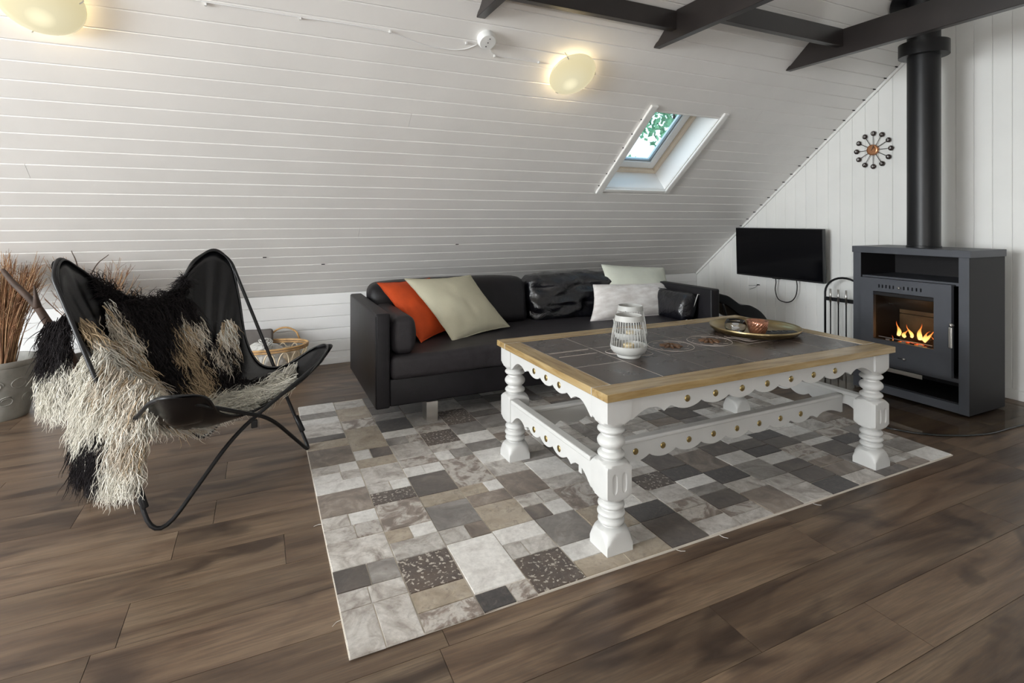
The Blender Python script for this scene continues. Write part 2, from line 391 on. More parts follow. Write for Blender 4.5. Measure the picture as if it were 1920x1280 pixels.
b.build('roof_lining', M_back, ceil)
# mirrored slope behind the viewer and far knee wall
mr = MB(); mr.hexa([(XL-.1, YF, ZK), (XL-.1, YR, ZR), (XG+.1, YR, ZR), (XG+.1, YF, ZK), (XL-.1, YF-.04, ZK+.05), (XL-.1, YR, ZR+.06), (XG+.1, YR, ZR+.06), (XG+.1, YF-.04, ZK+.05)])
mr.build('rear_slope', M_white, ceil)
struct(MB().box((XL-.1, YF-.06, -.05), (XG+.1, YF, ZK+.04)).build('wall_front', M_knee))

# gable wall on the right, vertical boards clipped by both slopes
def ztop(y): return ZK+.8396*(YK-y) if y > YR else ZK+.8396*(y-YF)
def gable_poly(y0, y1, x, e=.0):
    ys_ = [y0, y1]; top = [(x, y1, ztop(y1)+e)]
    if y0 < YR < y1: top.append((x, YR, ZR+e))
    top.append((x, y0, ztop(y0)+e)); return [(x, y0, -.01), (x, y1, -.01)]+top
gw = struct(MB().prism(gable_poly(YF-.05, YK+.05, XG+.014, .03), (.05, 0, 0)).build('wall_right', M_back))
y = 1.638-.0965*5
while y < YK:
    a, b2 = y, min(y+.0965, YK)
    zt0, zt1 = ztop(a), ztop(b2); ch = .0035; T = .013
    pr = [(a+.0005, T), (a+.0005, ch), (a+ch, 0), (b2-ch, 0), (b2-.0005, ch), (b2-.0005, T)]
    vs = [(XG+x, yy, -.005) for yy, x in pr]+[(XG+x, yy, ztop(yy)) for yy, x in pr]
    MB().add(vs, [(5, 4, 3, 2, 1, 0), (6, 7, 8, 9, 10, 11)]+[(i, (i+1) % 6, (i+1) % 6+6, i+6) for i in range(6)]).build('board', M_gable, gw)
    y += .0965
MB().prism(gable_poly(YF, 1.638-.0965*5, XG, 0), (.013, 0, 0)).build('boarding_beyond', M_gable, gw)
struct(MB().box((XG-.012, YF, 0), (XG, YK-.014, .06)).build('baseboard_right', M_gable, bevel=.003))
# moulding strip where slope meets the gable with its dark pin gaps
tr = struct(MB().hexa([slp(XG-.016, 0, 0), slp(XG-.016, SMAX, 0), slp(XG, SMAX, 0), slp(XG, 0, 0), slp(XG-.016, 0, -.02), slp(XG-.016, SMAX, -.02), slp(XG, SMAX, -.02), slp(XG, 0, -.02)][::1]).build('trim_1', M_gable, bevel=.004))
gp = MB()
for i in range(8, 46):
    s_ = .080+.0985*(i-1)
    if s_ < SMAX-.1:
        c = Vector(slp(XG-.026, s_, -.0012)); gp.box(tuple(c-Vector((.012, .004, .003))), tuple(c+Vector((.010, .004, .003))))
gp.build('gap', M_dark, tr, label='small dark gaps at the board ends')

# left gable (behind the left edge of the view) with a window hole
gl = MB()
wy0, wy1, wz0, wz1 = -.15, 2.15, .5, 2.2
for y0, y1, za, zb in ((YF-.05, wy0, None, None), (wy1, YK+.05, None, None)):
    gl.prism([(XL-.03, p[1], p[2]) for p in gable_poly(y0, y1, XL-.03, .03)], (.03, 0, 0))
gl.box((XL-.03, wy0, -.01), (XL, wy1, wz0))
gl.prism([(XL-.03, wy0, wz1), (XL-.03, wy1, wz1), (XL-.03, wy1, ztop(wy1)), (XL-.03, YR, ZR), (XL-.03, wy0, ztop(wy0))], (.03, 0, 0))
struct(gl.build('wall_left', M_gable))
wf = MB()
for a, c in (((XL-.02, wy0, wz0), (XL+.02, wy0+.07, wz1)), ((XL-.02, wy1-.07, wz0), (XL+.02, wy1, wz1)), ((XL-.02, wy0+.07, wz0), (XL+.02, wy1-.07, wz0+.07)), ((XL-.02, wy0+.07, wz1-.07), (XL+.02, wy1-.07, wz1)), ((XL-.01, .97, wz0+.07), (XL+.01, 1.03, wz1-.07))): wf.box(a, c)
w2 = struct(wf.build('window_2', M_winwhite)); MB().box((XL-.006, wy0+.05, wz0+.05), (XL-.002, wy1-.05, wz1-.05)).build('pane', M_glass, w2)

# ------------------------------------------------------------------ roof window (window_1)
X0, X1, S0, S1 = sky['x0'], sky['x1'], sky['s0'], sky['s1']; TD = .20
w1 = struct(MB().build('window_1', M_winwhite))
rv = MB()
for (xa, xb, sa, sb) in ((X0-.02, X0, S0-.02, S1+.02), (X1, X1+.02, S0-.02, S1+.02), (X0, X1, S0-.02, S0), (X0, X1, S1, S1+.02)):
    q = slab(xa, xb, sa, sb, .0121, TD+.08); rv.add(q.v, q.f)
rv.build('reveal', M_winwhite, w1)
def ring(x0, x1, s0, s1, wd, t0, t1):
    r = MB()
    for (xa, xb, sa, sb) in ((x0, x0+wd, s0, s1), (x1-wd, x1, s0, s1), (x0+wd, x1-wd, s0, s0+wd), (x0+wd, x1-wd, s1-wd, s1)):
        q = slab(xa, xb, sa, sb, t0, t1); r.add(q.v, q.f)
    return r
ring(X0, X1, S0, S1, .032, TD-.03, TD+.07).build('frame', M_winpaint, w1, bevel=.003)
ring(X0+.034, X1-.034, S0+.034, S1-.034, .062, TD-.008, TD+.05).build('sash', M_winwhite, w1, bevel=.004)
ring(X0+.098, X1-.098, S0+.098, S1-.098, .008, TD+.004, TD+.022).build('gasket', mat('gasket_grey', (.25, .27, .28), .5), w1)
q = slab(X0+.09, X1-.09, S0+.09, S1-.09, TD+.02, TD+.026); q.build('pane', M_glass, w1)
hl = MB(); c = Vector(slp(2.42, S0+.03, TD-.03))
hl.tube([c+Vector((-.03, 0, 0)), c+Vector((-.03, -.02, -.02)), c+Vector((.03, -.02, -.02)), c+Vector((.03, 0, 0))], .004, 6)
hl.build('handle', M_chrome, w1)
for (xa, xb, sa, sb) in ((X0-.062, X0-.004, S0-.055, S1+.06), (X1+.004, X1+.052, S0-.03, S1+.06), (X0-.004, X1+.004, S0-.03, S0-.002)):
    q = slab(xa, xb, sa, sb, -.018, 0); q.build('architrave', M_gable, w1, bevel=.007, seg=3)
nb = MB()
for i in range(6):
    c = Vector(slp(X0-.064, S0+.02+i*.125, -.004)); nb.box(tuple(c-Vector((.005, .003, .003))), tuple(c+Vector((.002, .003, .003))))
nb.build('pin', M_dark, w1)
# garden tree seen through the pane
tree = thing('garden_tree', (6.7, 7.4, 0), 'leafy green tree beyond the roof window', 'tree')
MB().tube([(6.7, 7.4, 0), (6.72, 7.42, 1.4), (6.7, 7.38, 3.0)], [.12, .09, .05], 8).build('trunk', M_drift, tree, smooth=True)
def leaves(c0, r_, n_, size, name, par):
    cs = rng.normal(size=(n_, 3)); cs /= np.linalg.norm(cs, axis=1)[:, None]; cs *= (rng.random(n_)**.4)[:, None]; vv = []; ff = []
    for i, c in enumerate(cs):
        p = Vector((c0[0]+c[0]*r_[0], c0[1]+c[1]*r_[1], c0[2]+c[2]*r_[2])); a = Vector(rng.normal(size=3)).normalized()*size; b_ = a.cross(Vector(rng.normal(size=3))).normalized()*size*.6
        vv += [p-a, p-b_, p+a, p+b_]; ff.append((4*i, 4*i+1, 4*i+2, 4*i+3))
    o = MB().add(vv, ff).build(name, M_branch, par); o['kind'] = 'stuff'
leaves((6.75, 7.4, 3.15), (.85, .8, .85), 900, .07, 'foliage', tree)
bush = thing('garden_bush', (5.5, 7.3, 0), 'low green bush beyond the lower edge of the roof window', 'bush')
MB().tube([(5.5, 7.3, 0), (5.5, 7.3, 1.3)], [.05, .03], 6).build('stem', M_drift, bush)
leaves((5.5, 7.3, 1.55), (.55, .5, .6), 420, .06, 'foliage', bush)

# ------------------------------------------------------------------ dark tie beams
def tie(xc, label):
    t = .045; zb, zt_ = 2.052, 2.205; x = xc-t/2
    yb = YK-(zb-ZK)/.8396; yt = YK-(zt_-ZK)/.8396
    pts = [(x, -1.0, zb), (x, yb-.004, zb), (x, yb-.012, zb+.02)]
    for i in range(1, 6):
        f = i/6; pts.append((x, yb+(yt-yb)*f-.010+.0*math.sin(PI*f), zb+(zt_-zb)*f+.004))
    pts += [(x, yt-.012, zt_), (x, -1.0, zt_)]
    th = thing('tie_beam', (xc, .7, zb), label, 'beam', 'dark tie beams under the slope')
    MB().prism(pts, (t, 0, 0)).build('timber', M_beam, th, bevel=.003)
    return th
tie(.965, 'dark brown tie beam whose end shows above the smoke detector, leftmost of three')
tie(2.04, 'dark brown tie beam ending above the skylight, middle one of three')
tie(3.13, 'long dark brown tie beam passing in front of the stove flue')
def link(xa, xb, y0, y1, z0, z1, label):
    th = thing('cross_beam', ((xa+xb)/2, (y0+y1)/2, z0), label, 'beam', 'short dark beams between the tie beams')
    MB().box((xa, y0, z0), (xb, y1, z1)).build('timber', M_beam, th, bevel=.003)
link(-.6, .9425, 2.01, 2.05, 2.098, 2.20, 'short dark cross beam left of the leftmost tie beam')
link(.9875, 2.0175, 2.215, 2.258, 2.098, 2.198, 'dark cross beam above the round wall lamp with a warm reflection beneath')
link(2.0625, 3.1075, 2.02, 2.062, 2.102, 2.205, 'dark cross beam running to the long tie beam by the flue')

# ------------------------------------------------------------------ lamps, detector, cable
def lamp_glass():
    b = MatB('lamp_glass'); v, _ = coords(b); ln = b.N('ShaderNodeVectorMath', operation='LENGTH')
    sh = b.N('ShaderNodeMapping'); sh.inputs['Location'].default_value = (-.005, .035, 0); b.L(v, sh.inputs[0]); b.L(sh.outputs[0], ln.inputs[0])
    c = rp(b, ln.outputs['Value'], [(.0, (1, .98, .86)), (.35, (.98, .93, .68)), (1, (.93, .82, .50))])
    # ramp fac is metres: rescale
    mr_ = b.N('ShaderNodeMapRange'); mr_.inputs['From Max'].default_value = .14; b.L(ln.outputs['Value'], mr_.inputs[0])
    for l in list(b.n.links):
        if l.to_node.bl_idname == 'ShaderNodeValToRGB': b.n.links.remove(l)
    rn = [x for x in b.n.nodes if x.bl_idname == 'ShaderNodeValToRGB'][0]; b.L(mr_.outputs[0], rn.inputs[0])
    st = b.N('ShaderNodeMapRange'); st.inputs['From Max'].default_value = .085; st.inputs['To Min'].default_value = 1.7; st.inputs['To Max'].default_value = .46; b.L(ln.outputs['Value'], st.inputs[0])
    b.L(c, b.p.inputs['Emission Color']); b.L(st.outputs[0], b.p.inputs['Emission Strength']); b.p.inputs['Base Color'].default_value = (.25, .22, .14, 1)
    b.p.inputs['Roughness'].default_value = .25; return b.m
M_lamp = lamp_glass()
R_slope = Matrix(((-1, 0, 0), (0, -CS, SN), (0, SN, CS))).to_4x4()      # columns: x, up-slope, outward
def wall_lamp(x, s, label):
    loc = slp(x, s, 0); th = thing('wall_lamp', loc, label, 'lamp', 'round glass lamps on the slope')
    th.rotation_euler = R_slope.to_euler()
    prof = [(.0, -.075), (.03, -.074), (.07, -.069), (.105, -.059), (.13, -.046), (.136, -.040), (.134, -.037), (.10, -.052), (.05, -.063), (0, -.066)]
    g = MB().lathe(prof, seg=40, cap=False).build('glass_shade', M_lamp, th, smooth=True, world=False)
    MB().lathe([(.045, 0), (.045, -.02), (.02, -.022)], seg=20).build('mount', M_plastic, th, smooth=False, world=False)
    for a in (0.9, 2.9, 5.1):
        p = Vector((math.cos(a)*.137, math.sin(a)*.137, -.042)); q_ = Vector((math.cos(a)*.13, math.sin(a)*.13, -.0))
        MB().tube([q_, p, p*.93+Vector((0, 0, -.02))], .0025, 6).build('clip', M_chrome, th, world=False)
    l = bpy.data.lights.new('bulb', 'POINT'); l.energy = 2.2; l.color = (1, .78, .46); l.shadow_soft_size = .02
    o = bpy.data.objects.new('bulb', l); COL.objects.link(o); o.parent = th; o.location = (0, -.01, -.03)
wall_lamp(1.571, (YK-2.57)/CS, 'glowing round yellow glass lamp on the slope above the skylight')
wall_lamp(-.735, (YK-2.57)/CS, 'glowing round yellow glass lamp cut by the top left of the photo')
det = thing('smoke_detector', slp(1.024, (YK-2.481)/CS), 'small round white smoke detector on the slope below the leftmost beam end', 'detector')
det.rotation_euler = R_slope.to_euler()
MB().lathe([(.046, 0), (.048, -.018), (.044, -.036), (.040, -.042), (.0, -.043)], seg=32, cap=False).build('housing', M_plastic, det, smooth=False, world=False, autos=.6)
for a, b_ in ((-.004, .022), (0, 0), (.004, -.022)):
    MB().lathe([(.003, -.0425), (.003, -.0445), (0, -.0445)], (a, b_, 0), 8, False).build('screw', M_dark, det, world=False)
def scab(pts, label):
    P = [slp(x, (YK-yy)/CS, -.004) for x, yy in pts]
    o = MB().tube(bez(P, 6), .0022, 6).build('lamp_cable', M_knee, smooth=True, loc=P[0]); tag(o, label, 'cable', 'white cables on the slope'); return o
c1 = scab([(-.62, 2.50), (-.27, 2.505), (.0, 2.508), (.16, 2.510), (.35, 2.509), (.552, 2.516), (.72, 2.545), (.85, 2.55), (.93, 2.54), (.985, 2.515)], 'white cable clipped along the slope left of the smoke detector')
c2 = scab([(1.05, 2.51), (1.10, 2.545), (1.25, 2.552), (1.44, 2.555)], 'short white cable from the smoke detector to the round lamp')
for cc, xs_ in ((c1, (-.2, .16, .552, .93)), (c2, (1.10, 1.36))):
    for x in xs_:
        p = Vector(slp(x, (YK-2.513 if cc is c1 else YK-2.55)/CS, -.006)); MB().box(tuple(p-Vector((.004, .006, .006))), tuple(p+Vector((.004, .006, .006)))).build('clip', mat_clip if 'mat_clip' in globals() else M_plastic, cc)

# ------------------------------------------------------------------ stove, flue, hearth glass
sx, sd, y0, y1, H = 3.48, 3.855, 1.568, 2.196, .912
st = thing('wood_stove', (sx+.18, 1.88, 0), 'dark grey steel wood stove with a burning fire behind glass', 'stove')
MB().box((sx, y0, .014), (sd, y0+.049, .872)).build('side_panel', M_stove_shaded, st, bevel=.002)
MB().box((sx, y1-.049, .014), (sd, y1, .872)).build('side_panel', M_stove_shaded, st, bevel=.002)
for ya, yb in ((y0+.001, y0+.049), (y1-.049, y1-.001)): MB().box((sx-.003, ya, .014), (sx+.0, yb, .872)).build('front_strip', M_stove, st)
MB().box((sx-.006, y0-.006, .872), (sd+.004, y1+.006, H)).build('top_plate', M_stove, st, bevel=.002)
MB().box((sx-.002, y0+.049, .014), (sd, y1-.049, .062)).build('plinth', M_stove, st, bevel=.002)
MB().box((sx+.02, y0+.049, .062), (sd-.01, y1-.049, .066)).build('log_shelf', M_stove_shaded, st)
MB().box((sd-.012, y0+.049, .062), (sd, y1-.049, .872)).build('back_panel', M_stove_shaded, st)
MB().box((sx+.01, y0+.049, .178), (sd-.01, y1-.049, .20)).build('ash_shelf', M_stove, st, bevel=.001)
MB().box((sx+.004, 1.80, .150), (sx+.012, 2.02, .175)).build('ash_lip', M_chrome, st, bevel=.002, label='pale metal lip under the door')
# firebox
FX0, FX1, FY0, FY1, FZ0, FZ1 = sx+.03, sd-.05, 1.66, 2.105, .215, .715
fb = MB(); fb.box((FX0, FY0, FZ0), (FX1, FY0+.02, FZ1)); fb.box((FX0, FY1-.02, FZ0), (FX1, FY1, FZ1)); fb.box((FX0, FY0, FZ1-.02), (FX1, FY1, FZ1)); fb.box((FX0, FY0, FZ0), (FX1, FY1, FZ0+.05))
fb.build('firebox', M_stove_shaded, st)
M_brick = mat('fire_brick', (.11, .085, .055), .9, var=.4, vscale=8, bs=.3)
for i in range(2):
    for j in range(2):
        MB().box((FX1-.03, FY0+.02+i*.2035, .265+j*.21), (FX1-.005, FY0+.02+i*.2035+.2, .265+j*.21+.207)).build('fire_brick', M_brick, st, bevel=.003)
for xx in (0, 1): MB().box((FX0+.04+xx*.125, FY0+.02, .265), (FX0+.04+xx*.125+.12, FY0+.035, .66)).build('fire_brick', M_brick, st, bevel=.003)
MB().hexa([(FX0+.05, FY0+.02, .60), (FX1-.03, FY0+.02, .50), (FX1-.03, FY1-.02, .50), (FX0+.05, FY1-.02, .60), (FX0+.05, FY0+.02, .62), (FX1-.03, FY0+.02, .52), (FX1-.03, FY1-.02, .52), (FX0+.05, FY1-.02, .62)]).build('baffle', M_dark, st)
# door with window and vent slots
dx0, dx1, dy0, dy1, dz0, dz1 = sx-.035, sx-.008, 1.637, 2.128, .205, .712
wy0_, wy1_, wz0_, wz1_ = 1.722, 2.052, .347, .640
door = thing('door', (0, 0, 0), None, None); door.name = 'door'; door.parent = st; ORG[door.name] = ORG[st.name]
del_keys = [k_ for k_ in door.keys()]
dm = MB()
dm.box((dx0, dy0, dz0), (dx1, wy0_, dz1)); dm.box((dx0, wy1_, dz0), (dx1, dy1, dz1)); dm.box((dx0, wy0_, dz0), (dx1, wy1_, wz0_))
dm.box((dx0, wy0_, wz1_), (dx1, wy1_, .664)); dm.box((dx0, wy0_, .684), (dx1, wy1_, dz1))
vy = [wy1_-.035-i*.0205 for i in range(5)]+[wy1_-.175-i*.0225 for i in range(5)]; vy = sorted(vy)
edges = [wy0_]
for q_ in vy: edges += [q_-.004, q_+.004]
edges.append(wy1_)
for a, c in zip(edges[::2], edges[1::2]): dm.box((dx0, a, .664), (dx1, c, .684))
bpy.data.objects.remove(door); door = dm.build('door', M_stove, st)
MB().box((dx0-.001, dy0, dz1), (dx1+.03, dy1, dz1+.008)).build('top_flange', M_stove, door, bevel=.001)
MB().box((dx1, dy0+.012, dz0+.012), (dx1+.01, dy1-.012, wz0_+.0)).box((dx1, dy0+.012, wz1_), (dx1+.01, dy1-.012, dz1-.01)).box((dx1, dy0+.012, wz0_), (dx1+.01, wy0_, wz1_)).box((dx1, wy1_, wz0_), (dx1+.01, dy1-.012, wz1_)).build('inner_frame', M_dark, door)
MB().box((dx0+.008, wy0_, wz0_), (dx0+.012, wy1_, wz1_)).build('glass_pane', M_stoveglass, door)
MB().box((dx0+.004, wy0_, wz1_-.022), (dx0+.007, wy1_, wz1_-.004)).build('glass_clamp', M_stove_shaded, door)
MB().box((dx0+.004, wy0_+.01, wz0_+.016), (dx0+.007, wy1_-.03, wz0_+.020)).build('glass_rail', M_chrome, door, label='thin bright rail at the foot of the glass')
for i in range(6): MB().box((dx0+.003, wy0_+.012+i*.045, wz0_+.002), (dx0+.006, wy0_+.034+i*.045, wz0_+.012)).build('air_slot', M_chrome if i % 2 else M_dark, door)
hm = MB(); hm.tube([(dx0-.0, 1.628, .50), (dx0-.022, 1.628, .505)], .006, 8); hm.tube([(dx0-.022, 1.628, .512), (dx0-.024, 1.628, .495)], .008, 8)
hh = MB().box((dx0-.034, 1.619, .378), (dx0-.02, 1.637, .492)).build('handle', M_chrome, door, bevel=.004, label='polished metal door handle')
hm.build('handle_pivot', M_chrome, door, smooth=True)
for zz, yy in ((.672, 1.900), (.256, 1.872)):
    MB().tube([(dx0+.004, yy, zz), (dx0-.020, yy-.004, zz+.003)], [.0045, .007], 10).build('knob', M_chrome, door, smooth=True, label='small chrome air control knob')
MB().box((dx0-.001, 1.875, .253), (dx0+.001, 1.91, .258)).build('slot', M_dark, door)
MB().box((sx+.012, y0+.049, .712), (sd-.012, y1-.049, .73)).build('niche_shelf', M_stove, st, bevel=.001)
# logs and flames
M_char = mat('charred_log', (.03, .018, .012), .9, bs=.8, bscale=40, bdist=.01)
def ember():
    b = MatB('glowing_log'); v, _ = coords(b); n_ = nz(b, v, 45, 4, .6); b.p.inputs['Base Color'].default_value = (.03, .012, .008, 1); b.p.inputs['Roughness'].default_value = .9
    b.L(rp(b, n_, [(.42, (0, 0, 0)), (.55, (.9, .10, .02)), (.75, (1, .38, .10))]), b.p.inputs['Emission Color']); b.p.inputs['Emission Strength'].default_value = 1.1; bump(b, n_, .6, .01); return b.m
M_ember = ember()
for nm, mm, p0, p1, r in (('log', M_ember, (3.62, 1.83, .303), (3.60, 1.99, .300), .030), ('log', M_char, (3.70, 1.72, .305), (3.68, 1.90, .30), .036), ('log', M_char, (3.60, 1.80, .350), (3.70, 1.99, .358), .022), ('log', M_char, (3.56, 1.76, .290), (3.57, 1.84, .292), .022)):
    P = [Vector(p0).lerp(Vector(p1), i/6)+Vector(rng.normal(size=3)*.002) for i in range(7)]
    o = MB().tube(P, [r*(1+.12*random.uniform(-1, 1)) for _ in P], 9).build('log', mm, smooth=False, loc=p0)
    tag(o, {0: 'glowing red log lying in the stove', 1: 'charred log at the right of the fire', 2: 'thin charred log lying across the top of the fire', 3: 'short charred log at the front of the fire'}[[.303, .305, .350, .290].index(p0[2])], 'log', 'logs burning in the stove')
MB().box((FX0+.04, FY0+.04, .265), (FX1-.035, FY1-.03, .272)).build('ash_bed', M_ash, st)
def flame_mat():
    b = MatB('flame'); b.n.nodes.remove(b.p); g = b.N('ShaderNodeTexCoord'); sp = b.N('ShaderNodeSeparateXYZ'); b.L(g.outputs['Generated'], sp.inputs[0])
    c = rp(b, sp.outputs['Z'], [(.0, (1, .62, .22)), (.35, (1, .50, .13)), (.7, (1, .26, .05)), (1, (.75, .10, .03))])
    s = rp(b, sp.outputs['Z'], [(.0, (.75,)*3), (.4, (.55,)*3), (1, (.12,)*3)])
    e = b.N('ShaderNodeEmission'); b.L(c, e.inputs[0]); m = b.N('ShaderNodeMath', operation='MULTIPLY'); m.inputs[1].default_value = 3.4; b.L(s, m.inputs[0]); b.L(m.outputs[0], e.inputs[1])
    t = b.N('ShaderNodeBsdfTransparent'); mx = b.N('ShaderNodeMixShader'); lw = b.N('ShaderNodeLayerWeight'); lw.inputs[0].default_value = .35
    b.L(rp(b, lw.outputs['Facing'], [(.0, (.9,)*3), (.8, (.15,)*3)]), mx.inputs[0]); b.L(t.outputs[0], mx.inputs[1]); b.L(e.outputs[0], mx.inputs[2]); b.L(mx.outputs[0], b.out.inputs[0]); return b.m
M_flame = flame_mat()
fire = thing('fire', (3.62, 1.88, .272), 'orange flames licking over the logs in the stove', 'fire')
for (yy, zb, hh_, sway, ww) in ((1.985, .372, .085, .012, .014), (1.955, .366, .055, -.012, .013), (1.925, .370, .080, .010, .011), (1.873, .368, .098, -.002, .016), (1.850, .368, .060, -.02, .013), (1.835, .36, .085, -.035, .011), (1.775, .330, .078, .02, .009), (1.745, .335, .070, -.03, .010), (1.715, .335, .085, -.03, .008), (2.01, .288, .075, .02, .009), (1.955, .290, .045, .0, .014), (1.79, .31, .05, -.01, .010)):
    P = []; R_ = []
    for i in range(9):
        t = i/8; P.append((3.60+.01*math.sin(3*t+yy*40), yy+sway*t*t*1.6+.006*math.sin(6*t+yy*90), zb-.01+hh_*t)); R_.append(ww*.68*(.55+.9*math.sin(PI*min(t*1.4+.12, 1)))*(1-t)**.6+.0006)
    MB().tube(P, R_, 7).build('flame', M_flame, fire, smooth=True)
l = bpy.data.lights.new('fire_light', 'POINT'); l.energy = .32; l.color = (1, .5, .18); l.shadow_soft_size = .05
o = bpy.data.objects.new('fire_light', l); COL.objects.link(o); o.parent = fire; o.location = (-.02, 0, .17)
# flue
fx, fy = 3.665, 1.885
fl = thing('flue_pipe', (fx, fy, H), 'thick black steel flue pipe rising from the stove to the ceiling', 'pipe')
MB().lathe([(.084, 0), (.084, 1.60)], (fx, fy, H), 40).build('pipe', M_black, fl, smooth=False, autos=.6)
MB().lathe([(.088, 0), (.088, .01), (.085, .012)], (fx, fy, H), 40, False).build('base_ring', M_black, fl, autos=.6)
MB().lathe([(.084, 2.075-H), (.128, 2.075-H), (.128, 2.155-H), (.084, 2.155-H)], (fx, fy, H), 48, close=True, cap=False).build('collar', M_black, fl, autos=.5)
zc = ZK+.8396*(YK-fy)
dm = MB().lathe([(.0, -.006), (.21, -.006), (.21, -.014), (.19, -.02), (0, -.02)][::-1], seg=44, cap=False); dm.xf(Matrix.Translation((fx, fy, zc)) @ R_slope); dm.build('roof_flange', M_black, fl, autos=.5)
# smoked glass hearth plate
pl = []
xb = 3.98
for a in ((xb, 1.36), (3.80, 1.375), (3.72, 1.392), (3.60, 1.398), (3.479, 1.403), (3.38, 1.405), (3.296, 1.414), (3.176, 1.449), (3.063, 1.509), (2.98, 1.585), (2.93, 1.68), (2.945, 1.74), (3.03, 1.86), (3.10, 1.96), (3.155, 2.06), (3.165, 2.20), (3.17, 2.34), (3.19, 2.42), (3.25, 2.455), (xb, 2.46)): pl.append((a[0], a[1], .002))
gp = MB().prism(pl, (0, 0, .008)).build('hearth_plate', M_plate, loc=(3.5, 1.9, 0)); tag(gp, 'smoked glass floor plate with a curved front under the stove', 'floor plate')
ep = MB().tube([(p[0], p[1], .006) for p in pl[1:-1]], .0042, 6).build('edge', mat('glass_edge_dark', (.02, .022, .022), .2), gp, smooth=True, label='dark polished glass edge')

# ------------------------------------------------------------------ fire tools
ft = thing('fire_tool_set', (3.94, 2.55, 0), 'black arched fire tool stand with chrome handled tools left of the stove', 'fire tools')
arch = [(3.95, 2.71, .02), (3.95, 2.71, .52)]+[(3.95, 2.56+.15*math.cos(a), .52+.125*math.sin(a)) for a in np.linspace(0.05, PI-.05, 16)]+[(3.95, 2.41, .52), (3.95, 2.41, .02)]
MB().tube(arch, .008, 8).build('frame', M_black, ft, smooth=True)
MB().box((3.86, 2.38, .0), (4.02, 2.74, .018)).build('base', M_black, ft, bevel=.003)
MB().box((3.943, 2.41, .462), (3.957, 2.71, .490)).build('crossbar', M_black, ft)
for i, yy in enumerate((2.655, 2.594, 2.535, 2.47)):
    tl = MB().tube([(3.932, yy, .09), (3.932, yy, .46)], .0048, 8).build('tool', M_black, ft, smooth=True)
    MB().tube([(3.932, yy, .452), (3.932, yy, .556)], .0075, 10).build('handle', M_chrome, tl, smooth=True, label='chrome tool handle')
    if i == 0: MB().tube([(3.932, yy, .04), (3.932, yy, .13)], [.03, .026], 12).build('brush', M_dark, tl, smooth=True)
    elif i == 1: MB().box((3.928, yy-.035, .03), (3.934, yy+.035, .12)).build('shovel_blade', M_black, tl, bevel=.002)
    else: MB().tube([(3.932, yy, .09), (3.932, yy+.005, .06), (3.932, yy+.025, .05)], .004, 6).build('hook', M_black, tl)

# ------------------------------------------------------------------ television
tv = thing('television', (4.02, 3.175, .79), 'black flat television mounted on the gable wall', 'television')
tm = MB().box((3.99, 2.752, .578), (4.022, 3.60, 1.008)).xf(Matrix.Translation((4.0, 3.175, .79)) @ Matrix.Rotation(-.03, 4, 'Y') @ Matrix.Translation((-4.0, -3.175, -.79)))
tm.build('casing', M_tvcase, tv, bevel=.003)
MB().box((3.9875, 2.760, .592), (3.991, 3.592, 1.000)).xf(Matrix.Translation((4.0, 3.175, .79)) @ Matrix.Rotation(-.03, 4, 'Y') @ Matrix.Translation((-4.0, -3.175, -.79))).build('screen', M_screen, tv)
MB().box((4.018, 3.05, .68), (4.11, 3.30, .90)).build('wall_bracket', M_black, tv)
MB().box((3.986, 3.14, .575), (4.0, 3.21, .583)).build('sensor_foot', M_tvcase, tv)
cb = [(4.05, 3.235, .60), (4.06, 3.233, .54), (4.06, 3.240, .47), (4.06, 3.215, .40), (4.06, 3.16, .378), (4.06, 3.09, .39), (4.06, 3.045, .44), (4.06, 3.03, .52), (4.05, 3.035, .60)]
tag(MB().tube(bez(cb, 6), .0042, 7).build('television_cable', M_black, smooth=True, loc=cb[0]), 'black cable looping down below the television', 'cable')
hw = thing('wall_hook', (4.105, 3.45, .49), 'small dark hook with two wire ends on the wall left of the hanging cable', 'hook')
MB().box((4.096, 3.442, .486), (4.11, 3.462, .494)).build('plate', M_black, hw)
MB().tube([(4.10, 3.462, .486), (4.09, 3.50, .479), (4.095, 3.55, .474)], .0016, 5).build('wire', M_remote, hw)
MB().tube([(4.10, 3.455, .486), (4.09, 3.48, .460), (4.095, 3.54, .44)], .0016, 5).build('wire', M_remote, hw)

